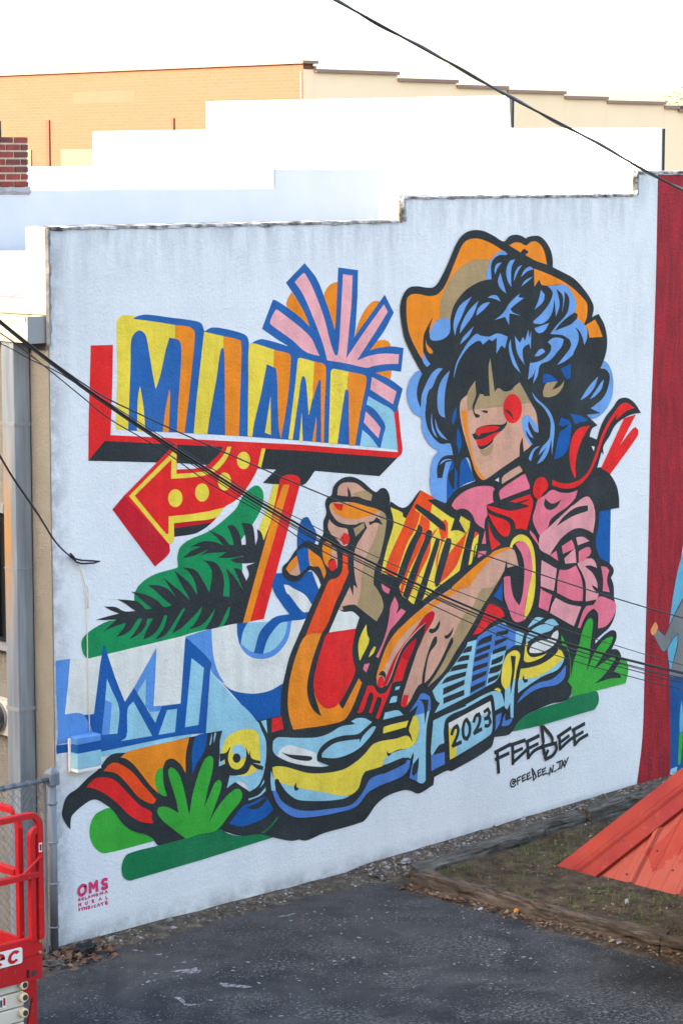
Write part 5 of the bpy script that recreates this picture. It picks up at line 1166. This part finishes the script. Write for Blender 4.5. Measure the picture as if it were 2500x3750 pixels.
for k, xw in enumerate((xs_ - 0.25, XL + 0.3)):
    for yw in (YL + 0.12, YL + 0.74): MB().tube([(xw, yw, 0.15), (xw, yw + 0.1, 0.15)], 0.15, 20).build('wheel', 'rubber_black', sl)

# ---------------------------------------------------------------- landscape timbers
def timber(A, B, wd, hg, label, mat, seed):
    A, B = Vector(A), Vector(B); d = (B - A); n = max(6, int(d.length / 0.07)); d.normalize(); u = Vector((d.y, -d.x, 0)); mb = MB(); rings = []
    sec = [(-0.5, 0), (-0.5, 0.75), (-0.38, 1.0), (-0.1, 1.0), (0.15, 0.98), (0.4, 1.0), (0.5, 0.78), (0.5, 0)]
    for k in range(n + 1):
        p = A.lerp(B, k / n); sag = 1.0 - 0.10 * (abs(k / n - 0.5) * 2) ** 6
        rings.append(mb.pts([p + u * (s_ * wd + 0.04 * fbm(k * 0.3, i_ * 1.7, seed)) + Vector((0, 0, hg * h_ * sag + (0.045 * fbm(k * 0.22, i_ * 2.1, seed + 3) if h_ else -0.05))) for i_, (s_, h_) in enumerate(sec)]))
    for k in range(n):
        for q in range(len(sec)): mb.face([rings[k][q], rings[k + 1][q], rings[k + 1][(q + 1) % len(sec)], rings[k][(q + 1) % len(sec)]])
    mb.face(rings[0]); mb.face(rings[-1][::-1])
    return tag(mb.build('landscape_timber', mat, smooth=False), label, 'timber', 'timbers edging the planting bed')
timber((3.50, -0.60, 0), (3.62, -3.32, 0), 0.145, 0.105, 'long weathered timber between the asphalt and the planting bed', 'timber', 1)
timber((3.60, -3.36, 0), (3.74, -5.9, 0), 0.16, 0.13, 'split grey timber end at the right picture edge', 'timber', 2)
timber((3.58, -0.52, 0.0), (6.0, -0.33, 0.05), 0.15, 0.115, 'grey weathered timber lying parallel to the mural wall beside the gravel', 'timber_x', 3)
timber((6.05, -0.36, 0.06), (8.7, -0.30, 0.09), 0.16, 0.13, 'dark timber that runs behind the red metal roof', 'timber_x', 4)
# ---------------------------------------------------------------- red metal hip roof
P0 = on(2064, 3172, 2, 0.9); SL = 1.16; EV = Vector((0, -1, 0)); UPS = Vector((1, 0, SL)); ns = Vector((-SL, 0, 1)).normalized()
kr = empty('red_hip_roof', (P0.x + 2.2, P0.y - 2.2, 0), 'red painted ribbed metal hip roof jutting into the right edge', 'roof')
HW = 2.2; APX = P0 + Vector((HW, -HW, HW * SL))
def rf(e, s, d=0.0): return P0 + EV * e + UPS * s + ns * d    # e along the eave, s up the slope
PW = 0.46; nP = 9
for k in range(nP):
    e0 = 0.17 + k * PW; e1 = e0 + PW - 0.002
    mb = MB(); secs = [(0, 0), (0.02, 0.0), (0.035, 0.030), (0.065, 0.030), (0.08, 0.0), (0.19, 0.0), (0.20, 0.006), (0.21, 0.0), (0.32, 0.0), (0.33, 0.006), (0.34, 0.0), (PW - 0.002, 0.0)]
    def top(e): return min(e, 2 * HW - e) - 0.02
    lo = mb.pts([rf(e0 + q, 0.0, h_) for q, h_ in secs]); hi = mb.pts([rf(e0 + q, max(0.01, top(e0 + q)), h_) for q, h_ in secs])
    for q in range(len(secs) - 1): mb.face([lo[q + 1], lo[q], hi[q], hi[q + 1]])
    lo2 = mb.pts([rf(e0 + q, 0.0, h_ - 0.004) for q, h_ in secs])
    for q in range(len(secs) - 1): mb.face([lo[q], lo[q + 1], lo2[q + 1], lo2[q]])
    mb.build('roof_panel', 'roof_pale', kr)
mb = MB(); capw = 0.36
a = [rf(0, 0, 0.05), APX + Vector((0, 0, 0.05)), rf(capw, 0.0, 0.036), rf(capw + HW, HW, 0.036)]
q1 = [rf(-0.02, -0.02, 0.052), rf(HW, HW, 0.052), rf(HW + capw, HW - 0.0, 0.036), rf(capw, -0.02, 0.036)]
mb.face(mb.pts([q1[0], q1[3], q1[2], q1[1]]))
r1 = [rf(capw * 0.42, -0.02, 0.060), rf(capw * 0.42 + HW, HW, 0.060), rf(capw * 0.52 + HW, HW, 0.060), rf(capw * 0.52, -0.02, 0.060)]
mb.face(mb.pts([r1[0], r1[3], r1[2], r1[1]]))
s1_ = [rf(capw * 0.36, -0.02, 0.047), rf(capw * 0.36 + HW, HW, 0.047)]; s2_ = [rf(capw * 0.58, -0.02, 0.045), rf(capw * 0.58 + HW, HW, 0.045)]
mb.face(mb.pts([s1_[0], r1[0], r1[1], s1_[1]])); mb.face(mb.pts([r1[3], s2_[0], s2_[1], r1[2]]))
lowr = [rf(capw, -0.02, 0.004), rf(capw + HW, HW, 0.004)]
mb.face(mb.pts([q1[3], lowr[0], lowr[1], q1[2]]))
mb.build('hip_cap', 'roof_red', kr)
mb = MB()                                            # the other three slopes
A_, B_, C_, D_ = P0, P0 + Vector((0, -2 * HW, 0)), P0 + Vector((2 * HW, -2 * HW, 0)), P0 + Vector((2 * HW, 0, 0))
for u_, v_ in ((D_, A_), (C_, D_), (B_, C_)): mb.face(mb.pts([u_, v_, APX]))
mb.build('roof_slope', 'roof_red', kr)
for e, s in ((0.30, 0.07), (0.62, 0.36), (0.72, 0.48), (0.84, 0.60), (0.76, 0.20), (1.05, 0.30), (0.45, 0.20), (0.98, 0.12), (1.16, 0.55), (0.9, 0.4), (1.3, 0.2), (1.2, 0.05), (0.6, 0.04)):
    p = rf(e, s, 0.036 if e - s < 0.36 else 0.002); MB().tube([p, p + ns * 0.010], 0.0075, 8).build('screw', 'lift_dark', kr)
for dx, dy in ((0.9, -3.4), (3.6, -3.6), (3.6, -1.0)): MB().box(P0.x + dx, P0.x + dx + 0.1, P0.y + dy, P0.y + dy + 0.1, 0.0, 1.2).build('post', 'wood_post', kr)

# ---------------------------------------------------------------- cables
def cable(pts, dep, r, name, label, mat='cable_grey', group='overhead cables'):
    P = []
    x0, x1 = pts[0][0], pts[-1][0]
    for (x, y) in pts:
        t = (x - x0) / (x1 - x0); P.append(at(x, y, dep[0] + (dep[1] - dep[0]) * t))
    P2 = []
    for i in range(len(P) - 1):
        a0 = P[max(i - 1, 0)]; b0 = P[i]; c0 = P[i + 1]; d0 = P[min(i + 2, len(P) - 1)]
        for k in range(4):
            t = k / 4; P2.append(0.5 * ((2 * b0) + (c0 - a0) * t + (2 * a0 - 5 * b0 + 4 * c0 - d0) * t * t + (3 * b0 - a0 - 3 * c0 + d0) * t ** 3))
    P2.append(P[-1])
    o = MB().tube(P2, r * 0.82, 7).build(name, mat, smooth=True)
    return tag(o, label, 'cable', group)
main = [(-300, 930), (0, 1178), (150, 1297), (300, 1412), (469, 1530), (648, 1646), (800, 1744), (891, 1800), (1051, 1896), (1200, 1980), (1350, 2054), (1541, 2145), (1749, 2236), (1987, 2328), (2200, 2392), (2500, 2466), (2900, 2550)]
def shifted(f): return [(x, y + f(max(0, x) / 2500)) for x, y in main]
cable(main, (12.5, 17.5), 0.0085, 'power_cable', 'thickest black cable of the bundle sweeping across the mural')
cable(shifted(lambda t: -4 + 10 * t * (1 - t)), (12.4, 17.4), 0.0045, 'power_cable', 'black cable hugging the top of the thick bundle across the mural')
cable(shifted(lambda t: 6 + 12 * t), (12.5, 17.5), 0.0045, 'power_cable', 'black cable just under the thickest one of the bundle')
cable(shifted(lambda t: 3 + 32 * t), (12.6, 17.6), 0.004, 'power_cable', 'fine black cable fanning out below the bundle at the right')
up1 = [(-300, 925), (0, 1172), (200, 1330), (364, 1442), (507, 1514), (695, 1600), (891, 1686), (1098, 1776), (1269, 1846), (1450, 1914), (1592, 1969), (1850, 2059), (2041, 2124), (2249, 2190), (2500, 2263), (2900, 2370)]
cable(up1, (12.3, 17.2), 0.005, 'power_cable', 'highest single cable that leaves the bundle below the painted sign')
mid = [(-300, 928), (0, 1176), (300, 1408), (469, 1520), (648, 1634), (800, 1730), (950, 1826), (1100, 1902), (1269, 1988), (1350, 2026), (1573, 2126), (1850, 2231), (1987, 2280), (2200, 2347), (2500, 2436), (2900, 2530)]
cable(mid, (12.4, 17.3), 0.0032, 'power_cable', 'thin black cable running just above the bundle over the painted legs')
low = [(-300, 1040), (0, 1218), (161, 1339), (300, 1452), (405, 1536), (530, 1609), (619, 1664), (760, 1765), (850, 1816), (993, 1898), (1119, 1984), (1301, 2080), (1450, 2158), (1573, 2212), (1723, 2281), (1923, 2363), (2200, 2449), (2500, 2524), (2900, 2600)]
cable(low, (12.6, 17.6), 0.004, 'power_cable', 'lowest thin cable crossing the mural')
low2 = [(-300, 1120), (0, 1256), (120, 1320), (230, 1372), (400, 1490), (560, 1600), (720, 1712), (950, 1862), (1119, 1958), (1301, 2052), (1573, 2180), (1850, 2290), (2200, 2410), (2500, 2490), (2900, 2575)]
cable(low2, (12.6, 17.6), 0.0033, 'power_cable', 'thin cable that starts lowest of the group at the left picture edge')
topw = [(900, -170), (1225, 0), (1400, 95), (1589, 200), (1696, 256), (1856, 351), (2095, 475), (2302, 591), (2500, 698), (2800, 850)]
cable(topw, (13, 15), 0.008, 'power_cable', 'dark strand of the twisted cable crossing the white sky')
tw = []
for i in range(len(topw) - 1):
    for k in range(4):
        t = k / 4; x = topw[i][0] * (1 - t) + topw[i + 1][0] * t; y = topw[i][1] * (1 - t) + topw[i + 1][1] * t
        tw.append((x, y + 7 * math.sin(x / 52.0)))
cable(tw, (13, 15), 0.006, 'power_cable', 'pale strand twisted round the cable that crosses the white sky', 'galvanised')
sv = [at(-200, 1330, 15.0), at(0, 1668, 17.5), at(49, 1750, 18), at(136, 1877, 18.8), at(204, 1984, 19.6), W(255, 2035, 0.06), W(272, 2046, 0.03)]
lp = [W(x, y, d) for x, y, d in [(272, 2046, 0.03), (300, 2052, 0.06), (340, 2054, 0.08), (366, 2056, 0.08), (345, 2062, 0.08), (300, 2064, 0.06), (280, 2058, 0.04), (270, 2044, 0.03)]]
cat = []
for i in range(len(sv) - 1):
    a0 = sv[max(i - 1, 0)]; b0 = sv[i]; c0 = sv[i + 1]; d0 = sv[min(i + 2, len(sv) - 1)]
    for k in range(4): t = k / 4; cat.append(0.5 * ((2 * b0) + (c0 - a0) * t + (2 * a0 - 5 * b0 + 4 * c0 - d0) * t * t + (3 * b0 - a0 - 3 * c0 + d0) * t ** 3))
tag(MB().tube(cat + lp, 0.0075, 7).tube([W(258, 2030, 0.06), W(272, 2046, 0.05)], 0.014, 8).build('service_cable', 'rubber_black', smooth=True), 'black service cable ending in a loop on the white wall at the left', 'cable')

# ---------------------------------------------------------------- loose stuff on the ground
def stones(name, pts, smin, smax, mats, label, cat):
    mb = MB(); base = [(1, 0, 0), (-1, 0, 0), (0, 1, 0), (0, -1, 0), (0, 0, 1), (0, 0, -1)]
    F8 = [(0, 2, 4), (2, 1, 4), (1, 3, 4), (3, 0, 4), (2, 0, 5), (1, 2, 5), (3, 1, 5), (0, 3, 5)]
    for x, y, z in pts:
        s = random.uniform(smin, smax) * (1 + 1.2 * random.random() ** 6); rz = random.random() * 6.28; m = random.randrange(len(mats)); k = (random.uniform(.7, 1.2), random.uniform(.7, 1.2), random.uniform(.4, .8))
        P = []
        for b in base:
            q = [b[i] * k[i] * s * random.uniform(.75, 1.2) for i in range(3)]
            P.append((x + q[0] * math.cos(rz) - q[1] * math.sin(rz), y + q[0] * math.sin(rz) + q[1] * math.cos(rz), z + q[2] + random.uniform(-.2, .2) * s))
        a = mb.pts(P)
        for f in F8: mb.face([a[i] for i in f], m)
    return tag(mb.build(name, mats), label, cat, kind='stuff')
def strip_z(x, y):
    j = (y + 0.75) / 0.2; z = -0.012 + 0.018 * (j - 1.6) + max(0, (x - 3.4)) * 0.030 * j / 4
    return z + (0.03 if x > 3.3 else 0)
pts = []
for k in range(3600):
    x = random.uniform(3.0, 9.5) ** 1.0; y = -0.02 - 0.42 * random.random()
    pts.append((x, y, strip_z(x, y)))
for k in range(380):
    x = random.uniform(0.0, 3.2); y = -0.03 - 0.22 * random.random() ** 1.4; pts.append((x, y, strip_z(x, y)))
stones('gravel', pts, 0.007, 0.018, ['stone_a', 'stone_b', 'stone_a', 'stone_d', 'stone_b', 'stone_c', 'straw'], 'mixed brown and grey gravel along the wall foot', 'gravel')
def flakes(name, gen, n, smin, smax, mats, label, cat, tilt=0.5):
    mb = MB()
    for k in range(n):
        x, y, z = gen(); s = random.uniform(smin, smax); a0 = random.random() * 6.28; t1, t2 = random.uniform(-tilt, tilt), random.uniform(-tilt, tilt)
        u = Vector((math.cos(a0), math.sin(a0), t1)) * s; v = Vector((-math.sin(a0), math.cos(a0), t2)) * s * random.uniform(0.35, 0.7); c = Vector((x, y, z + s * 0.4))
        mb.face(mb.pts([c - u, c - v * 0.9, c + u, c + v + Vector((0, 0, s * 0.3))]), random.randrange(len(mats)))
    return tag(mb.build(name, mats), label, cat, kind='stuff')
def g_tim():
    y = random.uniform(-6, -0.6); return (3.40 + 0.02 * y * 0 + (-(y + 0.6) * 0.045) - abs(random.gauss(0, 0.085)) - 0.02, y, 0.002)
flakes('leaf_litter', g_tim, 1000, 0.010, 0.028, ['leaf_a', 'leaf_b', 'leaf_c', 'straw', 'straw'], 'brown leaves and dry grass caught against the front timber', 'leaves')
def g_post():
    a0 = random.random() * 6.28; r_ = abs(random.gauss(0, 0.20)); return (0.02 + 1.4 * r_ * math.cos(a0) * 0.8, -0.22 + r_ * math.sin(a0) * 0.9, 0.01)
flakes('leaf_litter', g_post, 330, 0.018, 0.042, ['leaf_a', 'leaf_a', 'leaf_b', 'leaf_c'], 'pile of rusty brown leaves round the foot of the fence post', 'leaves', 0.9)
def g_strip(): x = random.uniform(0.3, 3.3); return (x, -0.06 - abs(random.gauss(0, 0.12)), 0.004)
flakes('leaf_litter', g_strip, 220, 0.006, 0.018, ['leaf_b', 'leaf_c', 'straw', 'stone_a'], 'fine brown litter along the foot of the mural wall', 'leaves')
def g_bed(): return (random.uniform(3.7, 9.0), random.uniform(-5.5, -0.55), 0.06)
flakes('leaf_litter', g_bed, 2600, 0.008, 0.024, ['leaf_a', 'leaf_b', 'leaf_c', 'straw', 'grass_c'], 'scattered dead leaves over the planting bed', 'leaves')
mb = MB(); nb_ = 0
while nb_ < 30000:
    x = random.uniform(3.65, 9.0); y = random.uniform(-5.8, -0.5)
    if fbm(x * 1.3, y * 1.3, 8.0) + random.uniform(-0.35, 0.35) < 0.11: nb_ += 1; continue
    nb_ += 1; h_ = random.uniform(0.015, 0.055); a0 = random.random() * 6.28; wd = 0.0035; le = random.uniform(0.0, 0.05)
    z = 0.055 + 0.03 * fbm(x * 1.7, y * 1.7, 2); dx, dy = math.cos(a0), math.sin(a0)
    mb.face(mb.pts([(x - dy * wd, y + dx * wd, z), (x + dy * wd, y - dx * wd, z), (x + dx * le, y + dy * le, z + h_)]), random.choice((0, 0, 1, 1, 2)))
tag(mb.build('grass', ['grass_a', 'grass_b', 'grass_c']), 'sparse short grass growing in the planting bed', 'grass', kind='stuff')
mb = MB()                                            # drips of paint and pale grit on the asphalt
for k in range(3600):
    x = random.uniform(-1.2, 3.15); y = -0.35 - 4.9 * random.random()
    if fbm(x * 0.9, y * 0.9, 3.3) + random.uniform(-0.3, 0.3) < -0.02: continue
    s = 0.0022 + 0.012 * random.random() ** 6; a0 = random.random() * 6.28; el = random.uniform(1.0, 2.2); n_ = 7
    mb.face(mb.pts([(x + s * el * math.cos(t) * math.cos(a0) - s * math.sin(t) * math.sin(a0), y + s * el * math.cos(t) * math.sin(a0) + s * math.sin(t) * math.cos(a0), 0.003) for t in [(q + random.uniform(-.3, .3)) * 6.283 / n_ for q in range(n_)]]), random.choice((0, 0, 1)))
tag(mb.build('paint_drips', ['fleck_pale', 'fleck_grey']), 'pale paint drips and grit speckled over the dark asphalt', 'paint drips', kind='stuff')
def lump(name, p, s, mat, label, cat, seed):
    bm = bmesh.new(); bmesh.ops.create_icosphere(bm, subdivisions=3, radius=1.0)
    for v in bm.verts:
        n_ = v.co.normalized(); k = 1 + 0.75 * fbm(n_.x * 2.6 + seed, n_.y * 2.6, n_.z * 2.6); v.co = Vector((n_.x * s[0] * k, n_.y * s[1] * k, n_.z * s[2] * k))
    me = bpy.data.meshes.new(name); bm.to_mesh(me); bm.free(); me.materials.append(MATS[mat]); o = bpy.data.objects.new(name, me); COL.objects.link(o); o.location = p
    return tag(o, label, cat)
lump('trash_bag', gp(305, 3492) + Vector((0, -0.03, 0.05)), (0.10, 0.055, 0.045), 'bag_black', 'crumpled black plastic lying among leaves at the wall corner', 'litter', 1)
lump('litter_piece', gp(1758, 3334) + Vector((0, 0, 0.015)), (0.028, 0.014, 0.008), 'litter_white', 'flat white scrap on the asphalt beside the front timber', 'litter', 2)
lump('litter_cup', gp(1890, 3345) + Vector((0, 0, 0.02)), (0.022, 0.02, 0.02), 'litter_orange', 'tiny orange and white scrap against the front timber', 'litter', 3)
lump('litter_paper', on(2293, 3300, 2, 0.1), (0.018, 0.014, 0.018), 'litter_white', 'small white paper scrap standing in the planting bed', 'litter', 4)
lump('pale_stone', on(1484, 3155, 2, 0.07), (0.05, 0.035, 0.025), 'stone_c', 'pale rounded stone on the gravel by the wall foot', 'stone', 5)
lump('curb_block', (-0.30, -0.32, 0.0), (0.10, 0.08, 0.05), 'stone_b', 'rough dark stone block beside the fence post', 'block', 6)
lump('litter_bottle', gp(2265, 3460) + Vector((0, 0, 0.02)), (0.026, 0.012, 0.008), 'litter_white', 'white scrap beside the far end of the front timber', 'litter', 7)
# ---------------------------------------------------------------- far tree
TR = at(2475, 420, 95)
tr = empty('tree', (TR.x, TR.y, 0), 'hazy treetop above the tan building at the right', 'tree')
mb = MB().tube([(TR.x, TR.y, 0), (TR.x + 0.1, TR.y, 4), (TR.x, TR.y + 0.2, TR.z)], [0.25, 0.2, 0.08], 8)
for k in range(7):
    a0 = k * 0.9; mb.tube([(TR.x, TR.y, 4.5 + k * 0.4), (TR.x + 1.3 * math.cos(a0), TR.y + 1.3 * math.sin(a0), 6.2 + k * 0.4)], [0.1, 0.03], 6)
mb.build('trunk', 'bark', tr)
mb = MB()
for k in range(4200):
    d = Vector((random.gauss(0, 1), random.gauss(0, 1), random.gauss(0, 1))).normalized(); r_ = random.random() ** 0.45
    rad = 1.6 * (1 + 0.45 * fbm(d.x * 2, d.y * 2, d.z * 2)); c = Vector((TR.x, TR.y, TR.z - 0.9)) + Vector((d.x * rad * r_ * 1.2, d.y * rad * r_ * 1.2, d.z * rad * r_))
    if fbm(c.x * 1.2, c.y * 1.2, c.z * 1.2) < -0.12: continue
    u = Vector((random.gauss(0, 1), random.gauss(0, 1), random.gauss(0, 1))).normalized(); v = u.orthogonal().normalized(); s = random.uniform(0.05, 0.10)
    mb.face(mb.pts([c - u * s, c - v * s * 0.5, c + u * s, c + v * s * 0.5]))
mb.build('crown', 'tree_leaf', tr)
